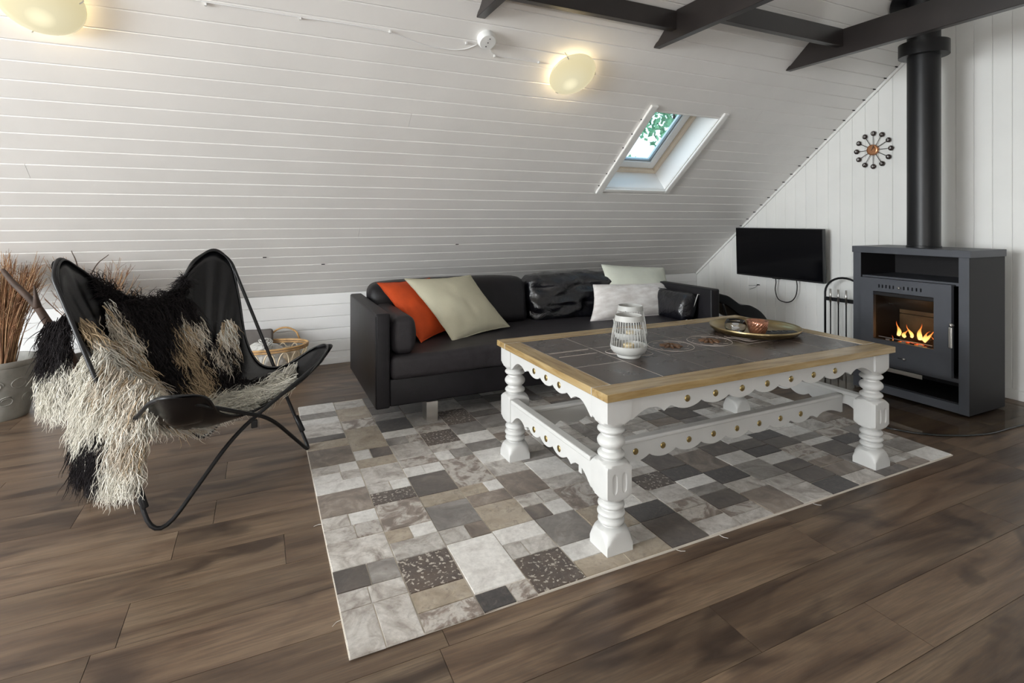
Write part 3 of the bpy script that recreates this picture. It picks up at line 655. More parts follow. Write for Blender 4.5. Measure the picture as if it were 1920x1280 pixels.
# ------------------------------------------------------------------ clock
ck = thing('wall_clock', (4.09, 2.438, 1.595), 'sunburst clock with a copper hub and twelve dark numbered discs', 'clock')
RX = Matrix(((0, 0, -1, 0), (-1, 0, 0, 0), (0, 1, 0, 0), (0, 0, 0, 1)))   # local x -> -Y, local y -> +Z, local z (towards the viewer) -> -X
def ck_m(m, loc): m.xf(Matrix.Translation(loc) @ RX); return m
ck_m(MB().lathe([(.0, .028), (.025, .024), (.038, .028), (.040, .020), (.036, 0)], seg=32, cap=False), (4.105, 2.438, 1.595)).build('hub', M_hub, ck, smooth=True)
for h_ in range(1, 13):
    a = PI/2-h_*PI/6; c = Vector((math.cos(a), math.sin(a), 0))
    ck_m(MB().tube([c*.035+Vector((0, 0, .012)), c*.108+Vector((0, 0, .012))], .0022, 6), (4.105, 2.438, 1.595)).build('spoke', M_beam, ck, smooth=True)
    ctr = c*.122+Vector((0, 0, .012))
    dsk = ck_m(MB().lathe([(.0, .009), (.014, .008), (.0185, .0), (.014, -.008), (0, -.009)], ctr, 20, False), (4.105, 2.438, 1.595)).build('disc', M_disc, ck, smooth=True)
    tcv = bpy.data.curves.new('numeral', 'FONT'); tcv.body = str(h_); tcv.size = .021; tcv.align_x = 'CENTER'; tcv.align_y = 'CENTER'; tcv.extrude = .0004
    to = bpy.data.objects.new('numeral', tcv); COL.objects.link(to)
    me = bpy.data.meshes.new_from_object(to.evaluated_get(bpy.context.evaluated_depsgraph_get())); bpy.data.objects.remove(to)
    me.transform(Matrix.Translation(Vector((4.105, 2.438, 1.595))-Vector(ORG[ck.name])) @ RX @ Matrix.Translation(ctr+Vector((0, 0, .0096)))); me.materials.clear(); me.materials.append(M_num)
    no = bpy.data.objects.new('numeral', me); COL.objects.link(no); no.parent = dsk
for ang, ln, r in ((PI/2-.52, .030, .0016), (PI/2-.40, .040, .0013)):
    c = Vector((math.cos(ang), math.sin(ang), 0)); ck_m(MB().tube([-c*.006+Vector((0, 0, .031)), c*ln+Vector((0, 0, .033))], r, 5), (4.105, 2.438, 1.595)).build('hand', M_disc, ck)

# ------------------------------------------------------------------ rug
rug = MB().box((.1985, 1.3575, 0), (2.8705, 3.294, .0052)).build('rug', M_grout, loc=(1.53, 2.3, 0), bevel=0); tag(rug, 'patchwork cowhide rug in white, grey and brown under the coffee table', 'rug')
cols = [.198, .388, .555, .722, .888, 1.054, 1.22, 1.386, 1.54, 1.70, 1.866, 2.03, 2.2, 2.367, 2.54, 2.70, 2.87]
rows = {
 0: ([1.352, 1.522, 1.6, 1.706, 1.856, 1.942, 2.024, 2.203, 2.296, 2.373, 2.453, 2.643, 2.734, 2.802, 2.968, 3.061, 3.146, 3.295], 'L/L L/L D/G L L/P L/W B W W/L L/W B T D L W G W'.split()),
 1: ([1.354, 1.428, 1.513, 1.678, 1.776, 1.852, 2.037, 2.127, 2.207, 2.367, 2.452, 2.554, 2.836, 2.963, 3.156, 3.275], 'P T S L T/W P S L/W L T W/D T P T L'.split()),
 2: ([1.356, 1.432, 1.691, 1.777, 1.946, 2.028, 2.205, 2.289, 2.373, 2.546, 2.634, 2.72, 2.885, 2.987, 3.105, 3.29], 'K/P W L/B G T D W/W P L G/P W K G D D'.split()),
 3: ([1.358, 1.527, 1.609, 1.698, 1.867, 1.952, 2.033, 2.294, 2.384, 2.467, 2.627, 2.725, 2.926, 3.1, 3.29], 'S L/L W T B T/W P W/G L S P G D D'.split()),
 4: ([1.36, 1.44, 1.524, 1.699, 1.789, 1.873, 2.053, 2.187, 2.318, 2.415, 2.534, 2.671, 2.884, 3.05, 3.29], 'T W G D/W L B L W G W G S L D'.split()),
 5: ([1.36, 1.43, 1.52, 1.69, 1.86, 1.95, 2.12, 2.20, 2.38, 2.47, 2.55, 2.72, 2.8, 3.0, 3.29], 'T W T P L W G L B L G D G K'.split()),
}
samples = [(1.311, 1.461, 'D'), (1.493, 1.504, 'P'), (1.468, 1.402, 'L'), (1.596, 1.402, 'L'), (1.67, 1.425, 'P'), (1.646, 1.543, 'D'), (1.78, 1.48, 'B'), (1.678, 1.663, 'W'), (1.642, 1.757, 'K'), (1.846, 1.67, 'K'), (1.569, 1.597, 'G'), (1.83, 1.56, 'L'), (1.953, 1.516, 'L'), (1.42, 1.648, 'L'), (1.267, 1.583, 'K'), (1.40, 1.54, 'P'), (1.446, 1.765, 'S'), (1.638, 1.865, 'D'), (2.045, 1.756, 'K'), (1.924, 1.763, 'W'), (1.94, 1.862, 'D'), (2.13, 1.832, 'D'), (2.262, 1.795, 'D'), (2.096, 1.923, 'W'), (1.975, 1.96, 'G'), (2.129, 1.679, 'W'), (2.22, 1.678, 'P'), (2.091, 1.598, 'D'), (1.946, 1.647, 'G'), (1.80, 1.812, 'B'), (1.51, 1.906, 'W'), (2.079, 1.415, 'K'), (2.131, 1.516, 'D'), (2.215, 1.409, 'L'), (2.28, 1.475, 'B'), (2.416, 1.401, 'D'), (2.50, 1.418, 'P'), (2.589, 1.421, 'W'), (2.653, 1.414, 'B'), (2.797, 1.419, 'W'), (2.802, 1.534, 'G'), (2.793, 1.63, 'P'), (2.63, 1.526, 'L'), (2.576, 1.675, 'K'), (2.448, 1.651, 'D'), (2.248, 1.697, 'P'), (2.282, 1.589, 'B'), (2.36, 1.60, 'L'), (2.287, 1.877, 'K'), (2.471, 1.855, 'W'), (2.441, 1.756, 'G'), (2.509, 1.743, 'W'), (2.632, 1.764, 'P'), (2.613, 1.886, 'L'), (2.812, 1.965, 'B'), (2.783, 1.821, 'P'), (2.05, 2.30, 'D'), (1.75, 2.15, 'W'), (2.35, 2.1, 'W'), (2.2, 2.25, 'W'), (1.6, 2.3, 'G'), (2.45, 2.3, 'P'), (2.7, 2.2, 'W'), (1.95, 2.15, 'L'), (2.1, 2.05, 'W')]
rr_ = random.Random(11)
for c in range(6, 16):
    xa, xb = cols[c], cols[c+1]; ss = sorted([s for s in samples if xa <= s[0] < xb], key=lambda s: s[1])
    yb = [1.36]; ty = []; cur = 1.36
    def fill(cur, to):
        while to-cur > .24:
            hgt = rr_.choice([.083, .125, .165, .165]); 
            if to-cur-hgt < .06: break
            ty.append(rr_.choice(['L', 'W', 'G', 'L', 'P', 'W', 'B', 'L/G', 'W/L', 'D'])); cur += hgt; yb.append(cur)
        return cur
    for i, s in enumerate(ss):
        hgt = .165 if s[2] in 'DBG' else .085
        lo = max(cur, s[1]-hgt/2); 
        if lo-cur < .05: lo = cur
        else:
            cur = fill(cur, lo)
            if lo-cur > .02: ty.append(rr_.choice(['L', 'W', 'L', 'G'])); yb.append(lo); cur = lo
        hi = s[1]+hgt/2
        if i+1 < len(ss): hi = min(hi, (s[1]+ss[i+1][1])/2)
        if hi-cur > .03: ty.append(s[2]); yb.append(hi); cur = hi
    cur = fill(cur, 3.29)
    if 3.29-cur > .02: ty.append('L'); yb.append(3.29)
    rows[c] = (yb, ty)
pm = {}
def patch(xa, xb, ya, yb_, t):
    g = .0015; cx, cy = (xa+xb)/2, (ya+yb_)/2; j = lambda: random.uniform(-.0012, .0012)
    z = .008+random.uniform(-.0007, .0007); hx, hy = (xb-xa)/2-g, (yb_-ya)/2-g
    m = MB(); q_ = [(-hx+j(), -hy+j()), (hx+j(), -hy+j()), (hx+j(), hy+j()), (-hx+j(), hy+j())]
    m.add([(a, b_, .003) for a, b_ in q_]+[(a*.985, b_*.985, z) for a, b_ in q_], [(4, 5, 6, 7), (0, 1, 5, 4), (1, 2, 6, 5), (2, 3, 7, 6), (3, 0, 4, 7)])
    me = m.mesh('hide_patch', (0, 0, 0), HIDE[t]); o = bpy.data.objects.new('hide_patch', me); COL.objects.link(o); o.parent = rug
    o.location = (cx-1.53, cy-2.3, 0)
for c, (yb, ty) in rows.items():
    for i, t in enumerate(ty):
        if i+1 >= len(yb): break
        ya, yc = yb[i], yb[i+1]; xa, xb = cols[c], cols[c+1]
        if '/' in t: xm = (xa+xb)/2+random.uniform(-.02, .02); patch(xa, xm, ya, yc, t[0]); patch(xm, xb, ya, yc, t[2])
        elif (yc-ya) < .1 and t in 'LW' and random.random() < .25: xm = xa+(xb-xa)*.55; patch(xa, xm, ya, yc, t); patch(xm, xb, ya, yc, 'L')
        else: patch(xa, xb, ya, yc, t)
fr = MB()
for x, yy, a in ((.199, 1.50, 3.3), (.20, 2.0, 2.8), (1.23, 1.352, 5.4), (1.42, 1.352, 5.0), (1.9, 1.352, 5.2)):
    fr.tube([(x, yy, .004), (x+.014*math.cos(a), yy+.014*math.sin(a), .003), (x+.028*math.cos(a+.3), yy+.028*math.sin(a+.3), .002)], .0008, 4)
fr.build('loose_thread', M_knit, rug)

# ------------------------------------------------------------------ coffee table
TX0, TX1, TY0, TY1 = .985, 2.495, 1.391, 2.256
tb = thing('coffee_table', (1.74, 1.824, .008), 'white painted coffee table with turned legs and an oak framed tiled top', 'table')
# oak border: long rails run full length, short ones butt between them
ZT0, ZT1 = .504, .530
for (a, c, m_, nm) in (((TX0, TY0, ZT0), (TX1, TY0+.088, ZT1), M_oakx, 'oak_rail'), ((TX0, TY1-.088, ZT0), (TX1, TY1, ZT1), M_oakx, 'oak_rail'),
                       ((TX0, TY0+.090, ZT0), (TX0+.076, TY1-.090, ZT1), M_oaky, 'oak_rail'), ((TX1-.076, TY0+.090, ZT0), (TX1, TY1-.090, ZT1), M_oaky, 'oak_rail')):
    MB().box(a, c).build(nm, m_, tb, bevel=.0025)
ix0, ix1, iy0, iy1 = TX0+.077, TX1-.077, TY0+.090, TY1-.090
MB().box((ix0, iy0, .506), (ix1, iy1, .5276)).build('grout_bed', M_tgrout, tb)
NX, NY = 6, 3; tw, th_ = (ix1-ix0)/NX, (iy1-iy0)/NY
for i in range(NX):
    for j in range(NY):
        a = (ix0+i*tw+.0017, iy0+j*th_+.0017, .515); c = (ix0+(i+1)*tw-.0017, iy0+(j+1)*th_-.0017, .5285+random.uniform(-.0005, .0004))
        cx_, cy_ = (a[0]+c[0])/2, (a[1]+c[1])/2
        m = MB().box((a[0]-cx_, a[1]-cy_, a[2]), (c[0]-cx_, c[1]-cy_, c[2]))
        o = m.build('tile', M_tile, tb, bevel=.0008, world=False); o.location = (cx_-1.74, cy_-1.824, -.008)
        if j == 1:
            dec = MB()
            zz = .5290
            if i in (2, 3):
                dec.tube([(math.cos(t)*.098, math.sin(t)*.098, zz) for t in np.linspace(0, 2*PI, 40, endpoint=False)], .0014, 5, closed=True)
                dd = MB()
                for k_ in range(9):
                    aa = k_*2*PI/9; dd.tube([(math.cos(aa)*.018, math.sin(aa)*.018, zz), (math.cos(aa)*.05, math.sin(aa)*.05, zz)], [.010, .003], 6)
                d_ = dd.build('relief_flower', mat('relief_brown_%d' % i, (.15, .075, .035), .35), o, smooth=True, world=False)
                for k_ in range(8):
                    aa = k_*2*PI/8+.2; dec.tube([(math.cos(aa)*.07, math.sin(aa)*.07, zz), (math.cos(aa+.25)*.082, math.sin(aa+.25)*.082, zz)], .0012, 4)
            elif i in (1, 4):
                for k_ in range(3):
                    dec.tube([(math.cos(t)*(.03+.03*k_)*(1+.12*math.sin(5*t)), math.sin(t)*(.03+.03*k_)*(1+.12*math.sin(5*t)), zz) for t in np.linspace(0, 2*PI, 36, endpoint=False)], .0013, 5, closed=True)
            else:
                dec.tube([(-.09, .035, zz), (.09, .035, zz)], .0013, 5); dec.tube([(-.10, .10, zz), (.09, .10, zz)], .0013, 5)
            dec.build('relief_line', mat('relief_line_%d' % i, (.42, .37, .33), .4), o, world=False)
for (a, c) in (((ix0-.001, iy0, .5270), (ix0+.0015, iy1, .5285)), ((ix1-.0015, iy0, .5270), (ix1+.001, iy1, .5285))): MB().box(a, c).build('joint_line', M_tgrout, tb)
for yy in (TY0+.089, TY1-.089):
    for xa, xb in ((TX0-.0004, TX0+.076), (TX1-.076, TX1+.0004)): MB().box((xa, yy-.0012, ZT0), (xb, yy+.0012, ZT1-.0006)).build('joint_line', M_tpaint, tb)
# leg: square blocks turned into rings (ring radius capped by the square)
def leg_mesh():
    s = .0475; big = 9
    P = []   # (z, R, s)
    def ringp(zc, h_, r0, r1, n_=6):
        for i in range(n_+1):
            t = i/n_; P.append((zc+h_/2-h_*t, r0+(r1-r0)*math.sin(PI*t)**.7, big))
    q2 = s*1.42
    P += [(.504, q2, s), (.428, q2, s), (.420, s*1.30, s), (.413, s*1.12, s), (.406, s*.92, s), (.400, .036, big)]
    ringp(.3865, .022, .034, .0455); P += [(.373, .030, big)]
    ringp(.3475, .040, .031, .0460, 8); P += [(.325, .030, big)]
    ringp(.3060, .024, .033, .0450); P += [(.293, .032, big)]
    P += [(.291, .034, s), (.2885, s*.95, s), (.284, s*1.13, s), (.278, s*1.29, s), (.270, q2, s), (.184, q2, s), (.177, s*1.30, s), (.171, s*1.14, s), (.166, s*.95, s), (.160, .036, big)]
    ringp(.1420, .024, .033, .0440); ringp(.1150, .024, .034, .0460); ringp(.0900, .022, .034, .0440); P += [(.0765, .031, big)]
    s2 = .050
    P += [(.074, .033, big), (.072, .040, s2), (.067, .0495, s2), (.059, .0565, s2), (.048, .0620, s2), (.036, .0665, s2), (.024, s2*1.42, s2), (.0, s2*1.42, s2)]
    seg = 48; vs = []; fs = []
    for z, R_, s_ in P:
        for i in range(seg):
            t = 2*PI*i/seg; c_, n_ = math.cos(t), math.sin(t); r = min(R_, s_/max(abs(c_), abs(n_))); vs.append((r*c_, r*n_, z))
    for j in range(len(P)-1):
        for i in range(seg): fs.append((j*seg+i, j*seg+(i+1) % seg, (j+1)*seg+(i+1) % seg, (j+1)*seg+i)[::-1])
    fs += [tuple(range(seg)), tuple(range((len(P)-1)*seg, len(P)*seg))[::-1]]
    return MB().add(vs, fs)
leg0 = leg_mesh().build('leg', M_tpaint)
bm_ = bmesh.new(); bm_.from_mesh(leg0.data); bmesh.ops.recalc_face_normals(bm_, faces=bm_.faces); bm_.to_mesh(leg0.data); bm_.free()
cut = MB()
for sy in (-1, 1):
    for dx in (-.0185, .0185):
        cut2 = MB(); P = [(dx, sy*.0505, z) for z in (.188, .193, .200, .215, .232, .247, .254, .259)]; cut2.tube(P, [.001, .006, .0095, .0105, .0105, .0095, .006, .001], 14); cut.add(cut2.v, cut2.f)
cuto = cut.build('cutter', M_tpaint)
bm_ = bmesh.new(); bm_.from_mesh(cuto.data); bmesh.ops.recalc_face_normals(bm_, faces=bm_.faces); bm_.to_mesh(cuto.data); bm_.free()
md = leg0.modifiers.new('flutes', 'BOOLEAN'); md.operation = 'DIFFERENCE'; md.object = cuto; md.solver = 'EXACT'
dg = bpy.context.evaluated_depsgraph_get(); lm = bpy.data.meshes.new_from_object(leg0.evaluated_get(dg)); bpy.data.objects.remove(leg0); bpy.data.objects.remove(cuto)
lm.shade_smooth(); lm.set_sharp_from_angle(angle=.55); lm.name = 'leg'
LX = (1.0475, 2.4325); LY = (1.4575, 2.1915)
for x in LX:
    for yy in LY: share(lm, 'leg', tb, (x-1.74, yy-1.824, 0))
def scallop(t0, t1, studs, sp, zt, zcusp, zlobe, zend):
    """closed outline in (t, z): a plate with lobes under the studs, small tips and arches at both ends"""
    pts = [(t0, zt), (t0, zend)]; a = studs[0]-sp/2; e = a-t0
    left = []
    for i in range(7): f = i/6; left.append((t0+e*.06+e*.42*f, zend+(zcusp+.006-zend)*math.sin(f*PI/2)**1.0))
    left += [(t0+e*.62, zcusp+.004), (t0+e*.72, zcusp-.004), (t0+e*.80, zlobe+.004), (t0+e*.90, zcusp-.004), (t0+e*.97, zcusp)]
    pts += left
    for s in studs:
        for i in range(1, 10): f = i/10; pts.append((s-sp/2+sp*f, zcusp-(zcusp-zlobe)*math.sin(PI*f)**.75))
        pts.append((s+sp/2, zcusp))
    b_ = studs[-1]+sp/2; e2 = t1-b_
    pts += [(t1-(p[0]-t0)*e2/e, p[1]) for p in left[::-1]][1:]
    pts += [(t1, zend), (t1, zt)]
    return pts
stud_me = MB().lathe([(.0120, 0), (.0120, .0015), (.008, .0030), (0, .0034)], seg=16, cap=False).mesh('stud', (0, 0, 0), M_brass, True)
rim_me = MB().lathe([(.0092, .0), (.0105, .0008), (.0118, .0)], seg=16, cap=False).mesh('stud_rim', (0, 0, 0), M_tpaint, True)
def plate_x(yf_, th, t0, t1, studs, sp, zt, zc_, zl, ze, zstud, face, nm):
    m = MB().prism([(t, yf_, z) for t, z in scallop(t0, t1, studs, sp, zt, zc_, zl, ze)], (0, th, 0)); o = m.build(nm, M_tpaint, tb, bevel=.0012, seg=1)
    for s in studs:
        share(stud_me, 'stud', o, (s-1.74, (yf_ if face < 0 else yf_+th)-1.824, zstud-.008), (PI/2*(-face if face > 0 else 1), 0, 0))
    return o
def plate_y(xf_, th, t0, t1, studs, sp, zt, zc_, zl, ze, zstud, face, nm):
    m = MB().prism([(xf_, t, z) for t, z in scallop(t0, t1, studs, sp, zt, zc_, zl, ze)], (th, 0, 0)); o = m.build(nm, M_tpaint, tb, bevel=.0012, seg=1)
    for s in studs:
        share(stud_me, 'stud', o, ((xf_ if face < 0 else xf_+th)-1.74, s-1.824, zstud-.008), (0, PI/2*face, 0))
    return o
SX = [1.339+.1315*i for i in range(7)]; SY = [1.722, 1.822, 1.922]
plate_x(1.418, .020, 1.095, 2.385, SX, .1315, .505, .449, .430, .426, .463, -1, 'apron')
plate_x(2.210, .020, 1.095, 2.385, SX, .1315, .505, .449, .430, .426, .463, 1, 'apron')
plate_y(1.004, .020, 1.505, 2.144, SY, .100, .505, .455, .439, .420, .468, -1, 'apron')
plate_y(2.456, .020, 1.505, 2.144, SY, .100, .505, .455, .439, .420, .468, 1, 'apron')
S8 = [1.26+.1295*i for i in range(8)]; zo = .008
for xf_, fc in ((1.004, -1), (2.456, 1)):
    o = plate_y(xf_, .020, 1.505, 2.144, SY, .100, .275, .222, .204, .185, .232, fc, 'stretcher')
    MB().box((xf_-.006, 1.512, .270), (xf_+.034, 2.137, .288)).build('moulding', M_tpaint, o, bevel=.006, seg=3)
for yf_, fc in ((1.60, -1), (2.028, 1)):
    o = plate_x(yf_, .020, 1.024, 2.456, S8, .1295, .262, .202, .183, .186, .222, fc, 'stretcher')
    MB().box((1.034, yf_-.008, .256), (2.446, yf_+.030, .272)).build('moulding', M_tpaint, o, bevel=.006, seg=3)

# ------------------------------------------------------------------ lanterns
def lantern(x, yy, label, spin):
    t = thing('lantern', (x, yy, .5295), label, 'lantern', 'grey white wire lanterns on the table')
    MB().lathe([(.044, .0), (.047, .004), (.047, .011), (.058, .018), (.069, .028), (.0735, .042), (.0735, .050), (.070, .050), (.066, .032), (.045, .016), (0, .012)], seg=40, cap=False).build('base', M_lantern, t, autos=.7, world=False)
    MB().lathe([(.0565, .146), (.0535, .168), (.0515, .168), (.0535, .146)], seg=40, cap=False, close=True).build('rim', M_lantern, t, autos=.7, world=False)
    r0, r1, z0, z1 = .0715, .0555, .048, .148
    p0, p1 = Vector((r0, 0, z0)), Vector((r1, 0, z1))
    rod = MB().tube([p0, p0.lerp(p1, .5)+Vector((.0015, 0, 0)), p1], .0013, 5).mesh('wire', (0, 0, 0), M_lantern, True)
    for i in range(34): share(rod, 'wire', t, (0, 0, 0), (0, 0, 2*PI*i/34))
    hd = [Vector((.058*math.cos(a), .058*math.sin(a), 0)) for a in np.linspace(0, PI, 22)]
    Mh = Matrix.Rotation(spin, 4, 'Z') @ Matrix.Translation((0, 0, .150)) @ Matrix.Rotation(-1.22, 4, 'X')
    hd = [Mh @ Vector((p.x*1.04, p.y*1.25+.0, 0)) for p in hd]
    MB().tube(hd, .0014, 6).build('handle', M_lantern, t, smooth=True, world=False)
    MB().lathe([(.022, .013), (.022, .05), (.020, .052), (0, .050)], seg=20, cap=False).build('candle', mat('candle_wax', (.72, .60, .38), .5), t, autos=.6, world=False)
lantern(1.345, 1.752, 'grey white wire lantern standing in front of the other one', math.radians(-36))
lantern(1.503, 1.945, 'grey white wire lantern standing half hidden behind its twin', math.radians(30))
# ------------------------------------------------------------------ tray with its things
tc_ = (2.190, 1.865)
tray = thing('round_tray', (tc_[0], tc_[1], .5295), 'round brass tray with a raised rim on the far end of the table', 'tray')
MB().lathe([(.0, .0), (.165, .0), (.185, .006), (.203, .020), (.209, .034), (.206, .035), (.199, .024), (.182, .010), (.160, .005), (0, .004)], seg=64, cap=False).build('dish', M_tray, tray, smooth=True, world=False)
g = thing('tealight_glass', (2.085, 1.885, .5336), 'clear glass tealight bowl on the tray, left of the copper one', 'candle holder')
MB().lathe([(.024, 0), (.040, .008), (.050, .026), (.050, .042), (.042, .062), (.040, .062), (.047, .042), (.046, .026), (.036, .012), (0, .010)], seg=32, cap=False).build('bowl', M_tealight, g, smooth=True, world=False)
MB().lathe([(.019, .0105), (.019, .024), (0, .025)], seg=20, cap=False).build('tealight', M_plastic, g, autos=.6, world=False)
g = thing('copper_tealight', (2.148, 1.812, .5336), 'ribbed copper tealight cup on the tray', 'candle holder')
m = MB(); segc = 48
prof = [(.030, 0), (.036, .01), (.042, .03), (.046, .055), (.047, .068), (.0445, .068), (.042, .04), (.034, .012), (0, .010)]
vs = []; fs = []
for j, (r, z) in enumerate(prof):
    for i in range(segc):
        a = 2*PI*i/segc+z*22; rr = r*(1+(.055 if j < 5 else 0)*math.cos(16*2*PI*i/segc)); vs.append((rr*math.cos(a), rr*math.sin(a), z))
for j in range(len(prof)-1):
    for i in range(segc): fs.append((j*segc+i, j*segc+(i+1) % segc, (j+1)*segc+(i+1) % segc, (j+1)*segc+i))
m.add(vs, fs).build('cup', M_copper, g, smooth=True, world=False)
g = thing('remote_control', (2.235, 1.775, .5345), 'slim dark grey remote control lying on the brass tray', 'remote')
Mr = Matrix.Rotation(math.radians(-20), 4, 'Z')
mm = MB().box((-.095, -.019, 0), (.095, .019, .014)); mm.xf(Mr).build('body', M_remote, g, bevel=.004, world=False)
for i in range(5):
    for j in range(2): MB().box((-.075+i*.028, -.011+j*.013, .014), (-.063+i*.028, -.003+j*.013, .016)).xf(Mr).build('button', M_black, g, world=False)

# ------------------------------------------------------------------ sofa
sf = thing('sofa', (1.71, 3.15, .008), 'long low black leather sofa with thin box arms under the slope', 'sofa')
ZS, ZA = .112, .600
SXL, SXR, SYF = .531, 2.893, 2.751
def rbox(a, c, nm, m_, par, bev=.02, seg=4, warp=0, sub=0, label=None, fn=None):
    m = MB().box(a, c)
    o = m.build(nm, m_, par, label=label)
    bm = bmesh.new(); bm.from_mesh(o.data); bmesh.ops.bevel(bm, geom=list(bm.edges), offset=bev, segments=seg, profile=.5, affect='EDGES')
    if sub: bmesh.ops.subdivide_edges(bm, edges=[e for e in bm.edges if e.calc_length() > .08], cuts=sub, use_grid_fill=True)
    if fn:
        for v in bm.verts: v.co = fn(v.co)
    bm.to_mesh(o.data); bm.free(); o.data.shade_smooth(); return o
rbox((SXL, SYF, ZS), (SXL+.076, 3.60, ZA), 'arm', M_leather, sf, .012)
rbox((SXR-.076, SYF, ZS), (SXR, 3.60, ZA), 'arm', M_leather, sf, .012)
for xx in (SXL-.0005, SXR-.076): MB().tube([(xx+.004, SYF+.004, ZS+.01), (xx+.004, SYF+.004, ZA-.012)], .003, 6).build('arm_seam', M_leather, sf, smooth=True)
rbox((SXL+.076, SYF+.02, ZS), (SXR-.076, 3.60, .255), 'base', M_leather, sf, .01)
rbox((SXL+.076, 3.50, .25), (SXR-.076, 3.60, .56), 'back', M_leather, sf, .02)
def sag(c):
    w_ = Vector(c); x, yy, z = w_
    n_ = fnoise((x*1.0+9, yy, z), 4)*.006+fnoise((x, yy+3, z), 14)*.0025
    top = z > .33-ORG[sf.name][2]
    if top: n_ += .012*math.exp(-((abs(x))/.9)**2)
    return Vector((x, yy, z+n_))
rbox((SXL+.079, SYF-.002, .250), (SXR-.079, 3.42, .372), 'seat_cushion', M_leather_seat, sf, .034, 5, sub=8, fn=sag)
def puffy(amp, f1, f2, cx, cy, cz, hx, hy, hz, bulge=.03):
    def fn(c):
        p = Vector(c); d = Vector(((p.x-cx)/hx, (p.y-cy)/hy, (p.z-cz)/hz))
        k_ = (1-min(1, abs(d.x))**4)*(1-min(1, abs(d.z))**4)
        p.y += bulge*k_*(1 if d.y > 0 else -1)
        p.z += .018*(1-min(1, abs(d.x))**3)*(1 if d.z > 0 else 0)
        n_ = (1-abs(mnoise.noise(Vector((p.x*f1*.7, p.y*f1, p.z*f1*1.6))))*2)*amp+mnoise.noise(Vector((p.x, p.y, p.z))*f2)*amp*.5
        return p+Vector((0, -n_ if d.y < 0 else n_*.3, n_*.5*d.z))
    return fn
ox, oy, oz = ORG[sf.name]
def backc(x0, x1, ztop_, m_, amp, f1, f2, sb=14):
    o = rbox((x0, 3.29, .368), (x1, 3.47, ztop_), 'back_cushion', m_, sf, .06, 5, sub=sb, fn=puffy(amp, f1, f2, (x0+x1)/2-ox, 3.38-oy, (.368+ztop_)/2-oz, (x1-x0)/2, .09, (ztop_-.368)/2))
    for v in o.data.vertices: v.co.y += (v.co.z-(.368-oz))*.22
    return o
backc(.612, 1.690, .676, M_leather, .005, 4, 11)
backc(1.705, 2.812, .664, M_leather_shiny, .030, 8, 20, 32)
def bol(x0, x1, ya, yb_, z0, z1, m_, label=None, lean=0):
    def fn(c):
        p = Vector(c); t = (p.z+oz-z0)/(z1-z0); s_ = math.sin(PI*max(0, min(1, t))); xm = (x0+x1)/2-ox
        p.x = xm+(p.x-xm)*(.78+.3*s_)+lean*(t-.5); p.z += mnoise.noise(p*9)*.006; p.x += mnoise.noise(p*13+Vector((4, 0, 0)))*.003; return p
    return rbox((x0, ya, z0), (x1, yb_, z1), 'arm_cushion', m_, sf, .042, 5, sub=5, fn=fn, label=label)
bol(.622, .752, 2.775, 3.33, .368, .574, M_leather_seat)
rb = bol(2.66, 2.80, 2.86, 3.33, .368, .560, M_leather_shiny, None, .04)
MB().tube([(2.835, 2.868, .545), (2.80, 2.862, .555), (2.765, 2.862, .48), (2.73, 2.868, .40), (2.70, 2.875, .376)], .003, 6).build('piping', M_knit, rb, smooth=True, label='white piping')
MB().tube([(2.835, 2.868, .545), (2.76, 3.0, .562), (2.72, 3.2, .566)], .003, 6).build('piping', M_leather, rb, smooth=True)
for x, yy in ((.799, 2.757), (.799, 3.46), (2.56, 2.757), (2.56, 3.46)):
    MB().box((x, yy, .008), (x+.063, yy+.085, .114)).build('leg', M_chrome, sf, bevel=.002, label='brushed steel block leg')

